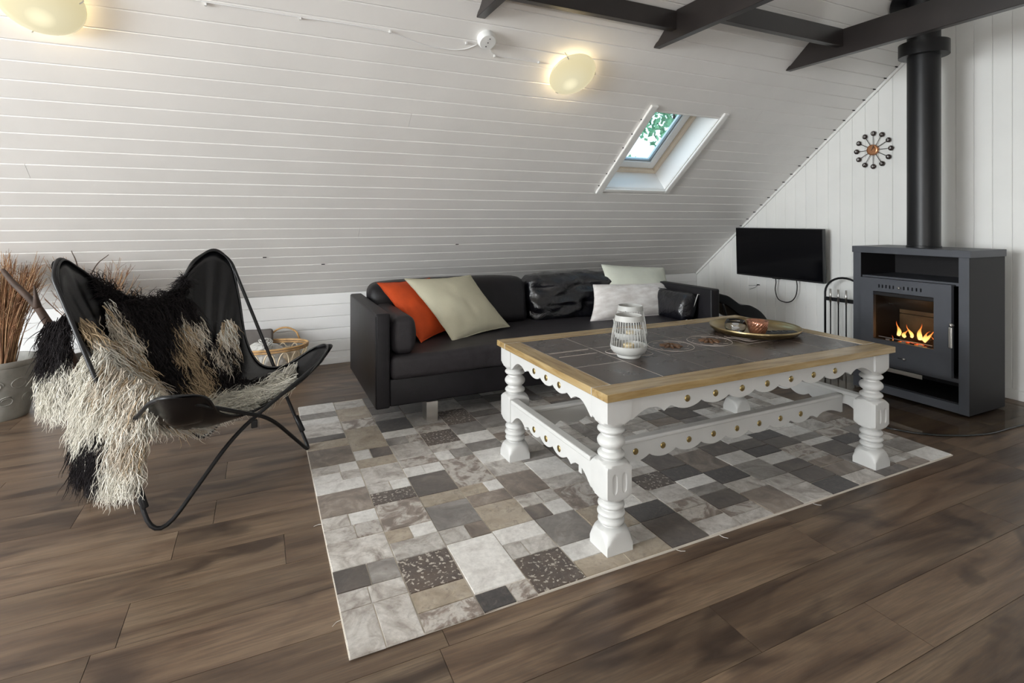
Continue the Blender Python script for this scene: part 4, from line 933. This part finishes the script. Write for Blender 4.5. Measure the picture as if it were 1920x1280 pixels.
# ------------------------------------------------------------------ cushions
def pillow(TL, TR, BR, BL, thick, m_, label, seedn=0, fold=.0, ears=.02, flip=1):
    TL, TR, BR, BL = map(Vector, (TL, TR, BR, BL)); nrm = (TR-TL).cross(BL-TL).normalized()*flip; N_ = 28
    ctr = (TL+TR+BR+BL)/4; m = MB(); uvs = []
    def pt(u, v, sgn):
        a = abs(2*u-1); b_ = abs(2*v-1)
        # sides pulled in between the corners
        pin = ears*2
        uu = .5+(u-.5)*(1-pin*(1-b_**2)); vv_ = .5+(v-.5)*(1-pin*(1-a**2))
        p = TL*(1-uu)*(1-vv_)+TR*uu*(1-vv_)+BR*uu*vv_+BL*(1-uu)*vv_
        prof = ((1-a**2.6)*(1-b_**2.6))**.62
        w_ = mnoise.noise(Vector((u*3+seedn*7, v*3, sgn)))*.16+mnoise.noise(Vector((u*9+seedn*7, v*5, sgn)))*.07
        edge = mnoise.noise(Vector((u*9, v*9, seedn)))*.004*(1-prof)
        fld = fold*math.sin((v*1.1+u*.35)*34)*max(0, (u-.72)/.28)*(1-b_**2)
        return p+nrm*sgn*(thick/2*prof*(1+w_)+fld+.0015)+nrm*edge
    m.grid(lambda u, v: pt(u, v, 1), N_, N_); k_ = len(m.v); m2 = MB().grid(lambda u, v: pt(u, v, -1), N_, N_)
    m.v += m2.v; m.f += [tuple(i+k_ for i in f[::-1]) for f in m2.f]
    n1 = N_+1; rim = [i for i in range(n1)]+[j*n1+N_ for j in range(1, n1)]+[N_*n1+i for i in range(N_-1, -1, -1)]+[j*n1 for j in range(N_-1, 0, -1)]
    m.f += [(rim[i], rim[(i+1) % len(rim)], rim[(i+1) % len(rim)]+k_, rim[i]+k_) for i in range(len(rim))]
    lo = min([TL, TR, BR, BL], key=lambda p: p.z); loc = (ctr.x, ctr.y, lo.z)
    o = thing('cushion', loc, label, 'cushion', None)
    b_ = m.build('cover', m_, o, smooth=True)
    uvl = b_.data.uv_layers.new(name='UVMap')
    for pidx, poly in enumerate(b_.data.polygons):
        for li in poly.loop_indices:
            vi = b_.data.loops[li].vertex_index % (n1*n1); uvl.data[li].uv = ((vi % n1)/N_, (vi//n1)/N_)
    bm = bmesh.new(); bm.from_mesh(b_.data); bmesh.ops.recalc_face_normals(bm, faces=bm.faces); bm.to_mesh(b_.data); bm.free()
    rimp = [Vector(m.v[i])*.5+Vector(m.v[i+k_])*.5 for i in rim]
    rimp = [p+(p-ctr).normalized()*.002 for p in rimp]
    MB().tube(rimp, .0028, 5, closed=True).build('seam', m_, o, smooth=True)
    return o
pillow((.795, 3.21, .722), (1.262, 3.33, .712), (1.442, 3.10, .400), (1.018, 2.955, .372), .13, M_sage, 'large pale sage linen cushion tilted on the left of the sofa', 1, ears=.035)
pillow((.640, 3.25, .700), (1.0, 3.38, .70), (1.12, 3.22, .40), (.835, 2.99, .380), .11, M_orange, 'orange linen cushion tucked behind the large sage one', 2, ears=.03)
pillow((2.175, 3.24, .612), (2.86, 3.27, .590), (2.93, 3.12, .372), (2.055, 3.10, .378), .13, M_ribbed, 'long white ribbed cushion lying on the right of the sofa', 3, fold=.007, ears=.03)
pillow((2.33, 3.36, .742), (2.955, 3.40, .690), (2.93, 3.24, .42), (2.33, 3.22, .42), .11, M_mint, 'pale mint cushion standing behind the long white one', 4, ears=.02)

# low black footrest behind the sofa's far arm
frs = thing('footrest', (3.55, 3.22, 0), 'low black curved footrest between the sofa arm and the gable wall', 'footrest')
prof = [(3.30, .50), (3.40, .475), (3.46, .455), (3.53, .410), (3.58, .382), (3.66, .374), (3.74, .338), (3.80, .290), (3.85, .225), (3.88, .15)]
low = [(3.86, .13), (3.78, .18), (3.70, .225), (3.60, .265), (3.52, .32), (3.44, .375), (3.32, .43)]
P2 = bez([(a, 0, b_) for a, b_ in prof], 4)+bez([(a, 0, b_) for a, b_ in low], 4)
pm_ = MB().prism([(p.x, 3.13+(3.85-p.x)*.14, p.z) for p in P2], (0, .26, 0)); pm_.build('padded_seat', M_sling, frs, bevel=.01, seg=3)
for yy in (3.18, 3.38): MB().tube(bez([(3.38, yy, .40), (3.45, yy, .2), (3.50, yy, .012), (3.62, yy, .010), (3.72, yy, .15), (3.80, yy, .2)], 5), .009, 7).build('leg_frame', M_black, frs, smooth=True)

# ------------------------------------------------------------------ butterfly chair
CO = Vector((-.055, 2.433, 0)); U_ = Vector((.7071, -.7071, 0)); V_ = Vector((.7071, .7071, 0))
def cw(u, v, z): return CO+U_*u+V_*v+Vector((0, 0, z))
ch = thing('butterfly_chair', (-.245, 2.62, 0), 'black leather butterfly chair with a bent black steel frame', 'chair')
fA, fB, fC, fD = cw(-.012, -.372, .009), cw(.013, .371, .009), cw(-.592, .292, .009), cw(-.505, -.292, .009)
T1, T2, T3, T4 = cw(.066, .373, .475), cw(.066, -.373, .475), cw(-.525, -.330, .905), cw(-.525, .330, .905)
def fillet(pts, rad, n_=7):
    out = []; N_ = len(pts)
    for i in range(N_):
        p, a, b_ = Vector(pts[i][0]), Vector(pts[i-1][0]), Vector(pts[(i+1) % N_][0]); r = pts[i][1]
        A = p+(a-p).normalized()*r; B = p+(b_-p).normalized()*r
        for k_ in range(n_+1):
            t = k_/n_; out.append((A*(1-t)**2+p*2*t*(1-t)+B*t*t))
    return out
fd, tp_, wp = .13, .10, .10
wAT1, wBT2 = cw(.045, -.088, .252), cw(.045, .088, .252)
wBT4, wCT1 = cw(-.16, .372, .285), cw(-.36, .345, .235)
wCT3, wDT4 = cw(-.575, .10, .33), cw(-.575, -.10, .33)
wDT2, wAT3 = cw(-.30, -.345, .225), cw(-.16, -.372, .285)
def low_pt(p, q1, q2):   # drop foot control points so that the rounded bend rests on the floor
    return p
def tipf(sg): return [(cw(.128, sg*.305, .440), .03), (cw(.100, sg*.402, .497), .045), (cw(.005, sg*.402, .466), .03)]
def tipb(sg): return [(cw(-.503, sg*.396, .868), .03), (cw(-.560, sg*.348, .942), .045), (cw(-.592, sg*.252, .880), .03)]
loop1 = [(fA, .12), (wAT1, .1)]+tipf(1)+[(wCT1, .1), (fC, .12), (wCT3, .1)]+tipb(-1)[::-1]+[(wAT3, .1)]
loop2 = [(fB, .06), (wBT2, .1)]+tipf(-1)+[(wDT2, .1), (fD, .12), (wDT4, .1)]+tipb(1)[::-1]+[(wBT4, .1)]
def rest(loop):
    # quadratic bend reaches half way to its control point: push the floor controls down so the bend touches z=.009
    out = []
    for i, (p, r) in enumerate(loop):
        if p.z < .05:
            a, b_ = loop[i-1][0], loop[(i+1) % len(loop)][0]
            ua, ub = (a-p).normalized().z, (b_-p).normalized().z; p = Vector((p.x, p.y, .009-r*(ua+ub)/4))
        out.append((p, r))
    return out
for lp in (loop1, loop2): MB().tube(fillet(rest(lp), .1), .0078, 9, closed=True).build('frame_rod', M_black, ch, smooth=True)
def sleeve(a, b_, t0, t1): MB().tube([a.lerp(b_, t0), a.lerp(b_, t0+.01), a.lerp(b_, t1-.01), a.lerp(b_, t1)], [.0085, .0115, .0115, .0085], 9).build('sleeve', M_black, ch, smooth=True)
sleeve(fA, wAT3, .28, .60); sleeve(fB, wBT4, .25, .5)
MB().box(tuple(cw(.05, .0, .262)-Vector((.012, .008, .02))), tuple(cw(.05, .0, .262)+Vector((.012, .008, .012)))).build('clamp', M_black, ch, bevel=.004)
# sling boundary: tips, shoulders and low edges
C0 = Vector((-.235, 0, .262))
bd = [((.040, .0, .305), 0), ((.100, .20, .372), 1), ((.145, .310, .472), 1), ((.085, .392, .492), 2), ((.010, .392, .470), 1), ((-.10, .335, .395), 1), ((-.215, .302, .395), 0), ((-.33, .325, .50), 1), ((-.43, .375, .70), 1), ((-.495, .385, .860), 1), ((-.550, .335, .925), 2), ((-.575, .255, .880), 1), ((-.555, .150, .785), 1), ((-.525, .0, .725), 0)]
bl = [p for p, _ in bd]; bl = bl+[(u, -v, z) for u, v, z in bl[-2:0:-1]]
BP = [Vector(p) for p in bl]; NB = 160
def cr(P, t):
    n_ = len(P); t = (t % 1)*n_; i = int(t); f = t-i; a, b_, c_, d = P[(i-1) % n_], P[i % n_], P[(i+1) % n_], P[(i+2) % n_]
    return .5*((2*b_)+(-a+c_)*f+(2*a-5*b_+4*c_-d)*f*f+(-a+3*b_-3*c_+d)*f**3)
def sling(t, s):
    B = cr(BP, t); d = B-C0; ang = s
    p = Vector((C0.x+d.x*ang, C0.y+d.y*ang, 0))
    e = 1.9 if B.z > .6 else 2.9
    z = C0.z+(B.z-C0.z)*ang**e
    # gentle folds running up into the back tips
    return Vector((p.x, p.y, z))
def sw(t, s, off=0):
    p = sling(t, s)
    if off:
        e = .004; a = sling(t+e, s)-sling(t-e, s); b_ = sling(t, min(1, s+e))-sling(t, s-e); n_ = a.cross(b_)
        if n_.z < 0: n_ = -n_
        p = p+n_.normalized()*off
    return cw(*p)
m = MB(); NS = 26
for lay, off in ((0, .0), (1, -.005)):
    vs = [];
    for j in range(1, NS+1):
        for i in range(NB):
            t = i/NB; s_ = j/NS; p = sw(t, s_, 0); f_ = .014*math.sin(t*2*PI*30+1.5*math.sin(s_*6))*max(0, s_-.3)*(1.02-s_)*2.2*(1 if cr(BP, t).z > .55 else .15)
            vs.append(p+Vector((0, 0, off))+U_*f_)
    vs.append(cw(*C0)+Vector((0, 0, off))); k_ = len(m.v); c_i = NS*NB
    fs = [(j*NB+i, j*NB+(i+1) % NB, (j+1)*NB+(i+1) % NB, (j+1)*NB+i) for j in range(NS-1) for i in range(NB)]+[(c_i, (i+1) % NB, i) for i in range(NB)]
    if lay: fs = [f[::-1] for f in fs]
    m.add(vs, fs)
nn = NS*NB+1; m.f += [((NS-1)*NB+i, (NS-1)*NB+(i+1) % NB, nn+(NS-1)*NB+(i+1) % NB, nn+(NS-1)*NB+i) for i in range(NB)]
slo = m.build('leather_sling', M_sling, ch, smooth=True)
MB().tube([sw(i/220, 1.0) for i in range(220)], .0048, 6, closed=True).build('hem', M_sling, slo, smooth=True)
# pocket caps over the two back tips and the two front tips (outer side)
for tt in (10/26, 16/26, 3/26, 23/26):
    pm2 = MB()
    def pk(u, v, tt=tt):
        t = tt+(u-.5)*.085; s_ = 1-.30*v; p = sw(t, s_); out_ = (cw(*cr(BP, tt))-cw(*C0)); out_.z = 0
        return p+out_.normalized()*(.024*math.sin(PI*u)*(1-v)**.5+.002)-Vector((0, 0, .020*math.sin(PI*u)*math.sin(PI*v)))
    pm2.grid(pk, 12, 8); pm2.build('pocket', M_sling, slo, smooth=True)

# ------------------------------------------------------------------ sheepskin over the chair
SEEDS = {
'k': [(-0.52, 2.744, 0.707), (-0.398, 2.841, 0.67), (-0.322, 2.956, 0.756), (-0.401, 2.799, 0.606), (-0.259, 2.956, 0.702), (-0.413, 2.725, 0.503), (-0.333, 2.724, 0.402), (-0.107, 2.807, 0.375), (-0.032, 2.753, 0.342), (-0.202, 2.796, 0.39), (-0.578, 2.7, 0.756), (-0.362, 2.793, 0.529), (-0.452, 2.75, 0.602), (-0.359, 2.911, 0.718), (-0.209, 2.864, 0.493), (-0.133, 2.75, 0.32), (-0.329, 2.893, 0.633), (-0.256, 2.923, 0.63), (-0.385, 2.687, 0.414), (-0.478, 2.751, 0.647), (-0.119, 2.863, 0.455), (-0.533, 2.737, 0.718), (-0.557, 2.385, 0.281), (-0.58, 2.374, 0.204), (-0.512, 2.319, 0.25), (-0.495, 2.311, 0.297), (-0.529, 2.327, 0.204), (-0.795, 2.862, 0.632), (-0.815, 2.871, 0.547), (-0.764, 2.847, 0.491), (-0.724, 2.828, 0.659), (-0.744, 2.838, 0.569)],
'c': [(-0.583, 2.606, 0.694), (-0.534, 2.568, 0.57), (-0.493, 2.521, 0.471), (-0.44, 2.563, 0.412), (-0.207, 2.899, 0.554), (-0.144, 2.89, 0.503), (-0.091, 2.87, 0.456), (-0.266, 2.879, 0.55), (-0.163, 2.842, 0.436), (-0.517, 2.652, 0.585), (-0.315, 2.876, 0.583), (-0.561, 2.606, 0.644), (-0.488, 2.632, 0.519), (-0.395, 2.231, 0.31), (-0.348, 2.176, 0.304), (-0.401, 2.267, 0.447), (-0.452, 2.368, 0.521)],
'w': [(-0.477, 2.415, 0.446), (-0.477, 2.415, 0.446), (0.012, 2.579, 0.304), (0.081, 2.62, 0.34), (-0.101, 2.677, 0.285), (0.043, 2.613, 0.32), (-0.038, 2.653, 0.295), (-0.528, 2.467, 0.513), (0.123, 2.674, 0.378), (-0.566, 2.422, 0.346), (-0.44, 2.308, 0.384), (-0.453, 2.259, 0.181), (-0.42, 2.243, 0.236), (-0.478, 2.27, 0.135), (-0.345, 2.208, 0.42), (-0.548, 2.447, 0.433), (-0.514, 2.364, 0.357), (-0.393, 2.219, 0.222), (-0.774, 2.819, 0.355), (-0.727, 2.775, 0.274), (-0.694, 2.781, 0.399), (-0.787, 2.803, 0.252), (-0.761, 2.835, 0.415)],
't': [(-0.356, 2.804, 0.534), (-0.333, 2.788, 0.477), (-0.277, 2.764, 0.381), (-0.26, 2.736, 0.342), (-0.589, 2.588, 0.696), (-0.472, 2.6, 0.475), (-0.234, 2.776, 0.376), (-0.299, 2.809, 0.458)],

}
TONE = {'k': (.016, .013, .014), 'c': (.60, .53, .44), 'w': (.74, .72, .66), 't': (.44, .33, .21)}
sp_ = np.array([p for k_ in SEEDS for p in SEEDS[k_]]); sk_ = [k_ for k_ in SEEDS for p in SEEDS[k_]]
def tone(p):
    q_ = np.array(p)+rng.normal(size=3)*.012; i = int(np.argmin(((sp_-q_)**2).sum(1))); return sk_[i]
sheep = thing('sheepskin', (-.30, 2.62, .3), 'shaggy black and cream sheepskin draped over the leather chair', 'sheepskin')
# hide sheets: seat sheet, near hanging lobe, rear hanging lobe
def sheetA(u, v):   # u across (t), v from the front to the top of the back, inside the sling
    return None
locks = []   # root, dir, normal, length
hid = MB(); hcol = []
def add_sheet(fn, nu, nv):
    m_ = MB().grid(fn, nu, nv); hid.add(m_.v, m_.f)
# seat region bounded radially: smax(t)
def smax(t):
    # how far out the fleece goes towards each boundary direction
    d = cr(BP, t); u, v, z = d
    def near(tt, w_): 
        x = abs((t-tt+.5) % 1-.5); return math.exp(-(x/w_)**2)
    s_ = .93
    s_ -= .34*near(3/26, .03)          # right front tip
    s_ -= .38*near(10/26, .045)        # right back wing stays bare
    s_ -= .20*near(7/26, .06)
    s_ -= .42*near(16/26, .032)        # left back wing bare
    s_ += .06*near(13/26, .04)
    s_ -= .38*near(0/26, .06)+.40*near(24.5/26, .06)+.34*near(23/26, .05)
    return s_
m_ = MB(); vs = [cw(*C0)+Vector((0, 0, .012))]
for j in range(1, 15):
    for i in range(90): vs.append(sw(i/90, smax(i/90)*j/14, .012))
fs = [(0, 1+i, 1+(i+1) % 90) for i in range(90)]+[(1+j*90+i, 1+(j+1)*90+i, 1+(j+1)*90+(i+1) % 90, 1+j*90+(i+1) % 90) for j in range(13) for i in range(90)]
hid.add(vs, fs)
DOWN = Vector((0, 0, -1))
n_seat = 5200
for _ in range(n_seat):
    t = random.random(); s_ = smax(t)*math.sqrt(random.random()); e = .01
    p = sw(t, s_, .014); a = sw(t+e, s_)-sw(t-e, s_); b_ = sw(t, min(1, s_+e))-sw(t, max(.02, s_-e)); n_ = a.cross(b_).normalized()
    if n_.z < 0: n_ = -n_
    down = DOWN-n_*DOWN.dot(n_); 
    if down.length < .25: down = (U_*1.0-V_*.2)
    fr_ = 1-.45*math.exp(-(min(t, 1-t)/.09)**2)
    locks.append((p, (down.normalized()*1.0+n_*.28+U_*.15+Vector(rng.normal(size=3))*.28).normalized(), n_, random.uniform(.06, .115)*fr_, 1))
for _ in range(480):
    t = random.uniform(.45, .56); s_ = random.uniform(.93, 1.0); p = sw(t, s_, .012)
    locks.append((p, (Vector((0, 0, .5))-U_*.5+Vector(rng.normal(size=3))*.55).normalized(), Vector((0, 0, 1)), random.uniform(.035, .07), 0))
def lobe(TL_, TR_, BL_, BR_, bulge, out_dir, nlock, lmin, lmax, mids=None):
    TL_, TR_, BL_, BR_ = map(Vector, (TL_, TR_, BL_, BR_)); out_dir = Vector(out_dir).normalized()
    def fn(u, v):
        w_ = 1; p = TL_*(1-u)*(1-v)+TR_*u*(1-v)+BL_*(1-u)*v+BR_*u*v
        p = p+out_dir*bulge*math.sin(PI*min(1, v*.9+.08))*(.6+.4*math.sin(PI*u))
        return p+Vector((0, 0, .012*math.sin(9*u)))
    m_ = MB().grid(fn, 14, 14); hid.add(m_.v, m_.f)
    for _ in range(nlock):
        u, v = random.random(), random.random(); p = fn(u, v); e = .02
        a = fn(min(1, u+e), v)-fn(max(0, u-e), v); b_ = fn(u, min(1, v+e))-fn(u, max(0, v-e)); n_ = a.cross(b_).normalized()
        if n_.dot(out_dir) < 0: n_ = -n_
        side = a.normalized()*(u-.5)*.4
        locks.append((p+n_*.004, (b_.normalized()+n_*.55+side*.6+Vector(rng.normal(size=3))*.22).normalized(), n_, random.uniform(lmin, lmax), 0))
lobe((-0.562, 2.509, 0.599), (-0.325, 2.287, 0.434), (-0.563, 2.366, 0.217), (-0.373, 2.21, 0.213), .045, (-.45, -.9, .1), 2100, .08, .125)
lobe((-0.804, 2.877, 0.634), (-0.702, 2.785, 0.686), (-0.79, 2.826, 0.322), (-0.696, 2.76, 0.328), .02, (-.45, -.9, .0), 800, .06, .11)
ho = hid.build('hide', M_fleece, sheep, smooth=True)
ca = ho.data.color_attributes.new('tone', 'FLOAT_COLOR', 'POINT')
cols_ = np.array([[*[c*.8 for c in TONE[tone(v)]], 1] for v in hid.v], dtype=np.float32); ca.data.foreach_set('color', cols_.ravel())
# every lock is a tapered, slightly wavy wisp
K = 9; SEG = 3; V = []; F = []; CC = []
loc0 = ORG[sheep.name]
for (p, d, n_, L, seat_) in locks:
    GR = (DOWN-n_*DOWN.dot(n_)) if seat_ else DOWN
    kx = tone(p+d*L*.25); base = np.array(TONE[kx])*(1+rng.normal()*.10)
    if kx == 'c' and random.random() < .3: base = np.array(TONE['w' if random.random() < .5 else 't'])
    if kx == 'w': base = base*np.array([1, .985, .95])
    if kx == 'k': L *= 1.0
    for sub in range(4):
        pp = Vector(p)+Vector(rng.normal(size=3))*.008; dd = (d+Vector(rng.normal(size=3))*.16).normalized(); LL = L*random.uniform(.75, 1.15)
        ph = random.random()*6; x_ = dd.cross(Vector((0, 0, 1))); x_ = x_.normalized() if x_.length > .05 else Vector((1, 0, 0)); wv = random.uniform(.003, .012); r0 = random.uniform(.0011, .0021)*(1.0 if kx == 'k' else 1.35)
        pos = pp.copy(); dirv = dd.copy(); pts = []
        for i in range(K):
            t = i/(K-1); pts.append(pos+x_*math.sin(ph+t*10)*wv*t); dirv = (dirv+GR*.14-n_*(.010 if seat_ else .01)).normalized(); pos = pos+dirv*LL/(K-1)
            if pos.z < .012: pos.z = .012+random.random()*.004
        k0 = len(V)
        for i, q_ in enumerate(pts):
            t = i/(K-1); r = r0*(1-t)**.7+.0003
            tan = (pts[min(i+1, K-1)]-pts[max(i-1, 0)]).normalized(); xx = x_-tan*x_.dot(tan); xx = xx.normalized() if xx.length > 1e-3 else Vector((1, 0, 0)); yy_ = tan.cross(xx)
            for s_ in range(SEG):
                a = 2*PI*s_/SEG; w_ = q_+(xx*math.cos(a)+yy_*math.sin(a))*r; V.append((w_.x-loc0[0], w_.y-loc0[1], w_.z-loc0[2]))
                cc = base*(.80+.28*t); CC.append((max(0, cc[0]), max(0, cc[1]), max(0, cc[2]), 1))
        for i in range(K-1):
            for s_ in range(SEG): F.append((k0+i*SEG+s_, k0+i*SEG+(s_+1) % SEG, k0+(i+1)*SEG+(s_+1) % SEG, k0+(i+1)*SEG+s_))
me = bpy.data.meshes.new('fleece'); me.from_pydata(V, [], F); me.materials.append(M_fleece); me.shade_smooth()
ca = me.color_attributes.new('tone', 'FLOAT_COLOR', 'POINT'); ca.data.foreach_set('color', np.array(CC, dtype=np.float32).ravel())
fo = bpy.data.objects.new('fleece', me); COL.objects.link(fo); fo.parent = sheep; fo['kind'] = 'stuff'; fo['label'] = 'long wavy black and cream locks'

# ------------------------------------------------------------------ pots with twigs, driftwood
def pot(x, yy, label, rt=.17, rb=.125, hh=.318):
    t = thing('plant_pot', (x, yy, 0), label, 'pot')
    pr = [(rb*.97, 0), (rb, .006)]+[(rb+(rt*.985-rb)*(i/9)**.8, .006+(hh-.04)*i/9) for i in range(1, 10)]+[(rt*.97, hh-.032), (rt, hh-.026), (rt*1.01, hh-.012), (rt, hh), (rt*.93, hh), (rt*.90, hh-.03), (rt*.85, hh-.10), (0, hh-.10)]
    MB().lathe(pr, seg=56, cap=False).build('body', M_pot, t, autos=.7, world=False)
    m_ = MB()
    for k_ in range(9):      # raised scroll work
        a0 = 2*PI*k_/9
        for row, (zc, rr0) in enumerate(((hh*.62, .030), (hh*.34, .026))):
            pts = []
            for q_ in np.linspace(0, 2.6*PI, 26):
                r_ = rr0*(1-.045*q_); da = r_*1.55*math.cos(q_+row)/rt; z = zc+r_*math.sin(q_+row); f = min(1, max(0, (z-.006)/(hh-.04))); R_ = rb+(rt*.985-rb)*f**.8+.0005
                pts.append((R_*math.cos(a0+da+row*.35), R_*math.sin(a0+da+row*.35), z))
            m_.tube(pts, .0035, 5)
    m_.build('relief', M_pot, t, smooth=True, world=False)
    return t
pot(-1.295, 3.86, 'grey glazed pot with raised scrolls at the left edge of the photo')
pot(-.865, 3.90, 'grey glazed pot half hidden behind the hanging sheepskin', .14, .105, .29)
def twigs(x, yy, z0, n_, spread, hgt, label, mats, lean=(0, -.03), zmin=.6):
    t = thing('twig_bundle', (x, yy, z0), label, 'twigs', 'dried twig bundles in pots')
    for mi, mm_ in enumerate(mats):
        m_ = MB()
        for i in range(n_//len(mats)):
            a = random.random()*2*PI; r = .05*math.sqrt(random.random()); b0 = Vector((x+r*math.cos(a), yy+r*math.sin(a), z0))
            h_ = hgt*random.uniform(zmin, 1.0); sp2 = spread*math.sqrt(random.random()); tx, ty_ = math.cos(a+random.gauss(0, .3))*sp2+lean[0], math.sin(a+random.gauss(0, .3))*sp2*.55+lean[1]
            tip = Vector((x+tx, yy+ty_, z0+h_)); lim = ZK+.8396*(YK-tip.y)-.03
            if tip.z > lim: tip.z = lim; tip.y -= .02
            mid = b0.lerp(tip, .5)+Vector((random.gauss(0, .008), random.gauss(0, .006), .02))-Vector((tx, ty_, 0))*.12
            P = bez([b0, mid, tip], 4); m_.tube(P, [.0028*(1-.75*k_/len(P)) for k_ in range(len(P))], 4, cap=False)
            for q_ in range(random.randint(2, 5)):
                k_ = random.randint(3, len(P)-2); d = (P[k_+1]-P[k_]).normalized(); d = (d+Vector((random.gauss(0, .5), random.gauss(0, .35), random.gauss(0, .2)))).normalized(); l_ = random.uniform(.03, .10)
                e = P[k_]+d*l_; e.y = min(e.y, YK-(e.z-ZK)/.8396-.02 if e.z > ZK else YK-.02); m_.tube([P[k_], P[k_].lerp(e, .5)+Vector((random.gauss(0, .004), 0, .003)), e], [.0014, .0011, .0005], 3, cap=False)
        o = m_.build('twig', mm_, t, smooth=True); o['kind'] = 'stuff'
    return t
twigs(-1.28, 3.85, .24, 330, .20, .68, 'dense bundle of brown dried twigs in the pot at the left edge', (M_twig, M_twig2), (.03, -.06), .7)
twigs(-.865, 3.88, .22, 130, .24, .66, 'loose bundle of dried twigs behind the chair back', (M_twig, M_twig2), (.0, -.06), .6)
for P, lab in (([(-.90, 3.88, .25), (-.92, 3.80, .45), (-.90, 3.76, .60), (-.925, 3.755, .82), (-.955, 3.766, .907)], 'thick curved dark twig rising behind the left chair wing'),
          ([(-.86, 3.88, .25), (-.90, 3.82, .5), (-.88, 3.75, .70), (-.83, 3.707, .823), (-.765, 3.675, .885)], 'dark twig leaning right behind the chair'), ):
    tag(MB().tube(bez(P, 5), [.008-.006*i/20 for i in range(21)], 6).build('twig', M_drift, smooth=True, loc=P[0]), lab, 'twig')
dw = thing('driftwood_branch', (-.92, 3.31, .49), 'thick forked brown driftwood branch between the pots', 'branch')
MB().tube(bez([(-1.145, 3.45, .835), (-1.09, 3.40, .775), (-1.04, 3.37, .725), (-.985, 3.36, .655), (-.945, 3.36, .575), (-.90, 3.40, .47), (-.875, 3.55, .30), (-.87, 3.74, .24)], 5), [.008]+[.011+.014*i/34 for i in range(35)], 9).build('stem', M_drift, dw, smooth=True)
MB().tube(bez([(-.985, 3.36, .655), (-.985, 3.345, .70), (-.99, 3.34, .76)], 5), [.020-.0017*i for i in range(11)], 8).build('fork', M_drift, dw, smooth=True)

# ------------------------------------------------------------------ rattan basket
bc = Vector((.055, 3.93, 0)); RXb, RYb, HB = .245, .165, .235
bk = thing('rattan_basket', tuple(bc), 'oval rattan basket with looped sides beside the knee wall', 'basket')
def el(a, f=1, z=0): return bc+Vector((RXb*f*math.cos(a), RYb*f*math.sin(a), z))
for z, f, r in ((.006, .80, .006), (HB, 1, .008), (HB-.016, .995, .006), (HB*.42, .90, .005)):
    MB().tube([el(a, f, z+.006) for a in np.linspace(0, 2*PI, 56, endpoint=False)], r, 7, closed=True).build('hoop', M_rattan, bk, smooth=True)
NL = 16
for k_ in range(NL):
    a0 = 2*PI*k_/NL; w_ = 2*PI/NL*.80; pts = []
    for i in range(15):
        t = i/14; th2 = PI*t; aa = a0-w_/2*math.cos(th2)*1.15; zz = .012+(HB-.03)*math.sin(th2)**.55; f = .80+.19*(zz/HB); pts.append(el(aa, f, zz))
    MB().tube(pts, .0042, 6).build('loop', M_rattan_pale, bk, smooth=True)
    p_ = el(a0+PI/NL, .91, HB*.45); MB().box(tuple(p_-Vector((.008, .008, .008))), tuple(p_+Vector((.008, .008, .008)))).build('binding', M_rattan, bk, bevel=.003)
for yy, s_ in ((1, 1), (-1, 1)):
    pts = [el(PI/2*yy-.42*yy+.84*yy*t, 1, HB+.004+.085*math.sin(PI*t)**.5) for t in np.linspace(0, 1, 12)]
    if yy == 1: pts = [p+Vector((.10, -.01, 0)) for p in pts]
    else: continue
    MB().tube(pts, .0065, 7).build('handle', M_rattan, bk, smooth=True)
MB().tube([el(a, .8, .008) for a in np.linspace(0, 2*PI, 40, endpoint=False)], .012, 6, closed=True).build('foot_ring', M_rattan, bk, smooth=True)
MB().add([el(a, .8, .012) for a in np.linspace(0, 2*PI, 40, endpoint=False)], [tuple(range(40))]).build('bottom', M_rattan, bk)
def lump(name, c, r, m_, label, cat, amp=.18, f=9, n_=24):
    m2 = MB(); vs = []; 
    for j in range(n_//2+1):
        for i in range(n_):
            a, b_ = 2*PI*i/n_, PI*j/(n_//2); d = Vector((math.sin(b_)*math.cos(a), math.sin(b_)*math.sin(a), math.cos(b_)))
            k2 = 1+amp*mnoise.noise(d*2.2+Vector(c)*5)+amp*.35*(1-abs(mnoise.noise(d*f*.5+Vector(c)))*2); p = Vector(c)+Vector((d.x*r[0]*k2, d.y*r[1]*k2, d.z*r[2]*k2)); vs.append(p)
    fs = [(j*n_+i, j*n_+(i+1) % n_, (j+1)*n_+(i+1) % n_, (j+1)*n_+i)[::-1] for j in range(n_//2) for i in range(n_)]
    o = m2.add(vs, fs).build(name, m_, smooth=True, loc=c); tag(o, label, cat); return o
lump('throw_blanket', (.02, 3.92, .135), (.175, .115, .115), M_knit, 'crumpled white knitted throw filling the rattan basket', 'throw', .25, 16, 40)
lump('throw_blanket', (.175, 3.93, .115), (.085, .085, .10), M_beige, 'crumpled beige cloth in the right of the rattan basket', 'throw', .25, 12, 30)
yb_ = thing('yarn_ball', (.035, 3.86, .235), 'white yarn ball lying on top of the basket', 'yarn')
m_ = MB(); m_.tube([Vector((.035, 3.86, .255))+Vector((math.cos(t*1.0)*math.cos(t*.237), math.sin(t)*math.cos(t*.237+.5), math.sin(t*.391)))*.042 for t in np.linspace(0, 90, 420)], .0028, 4)
m_.build('yarn', M_knit, yb_, smooth=True)
gb = thing('folded_blanket', (-.03, 4.10, .0), 'folded dark grey blanket standing behind the rattan basket', 'blanket')
for i in range(2): rbox((-.20, 4.05+i*.055, .0), (.085, 4.10+i*.055, .325-.01*i), 'fold', M_throw_grey, gb, .02, 3, sub=4, fn=lambda c: Vector(c)+Vector((0, mnoise.noise(Vector(c)*12)*.008, mnoise.noise(Vector(c)*7)*.008)))
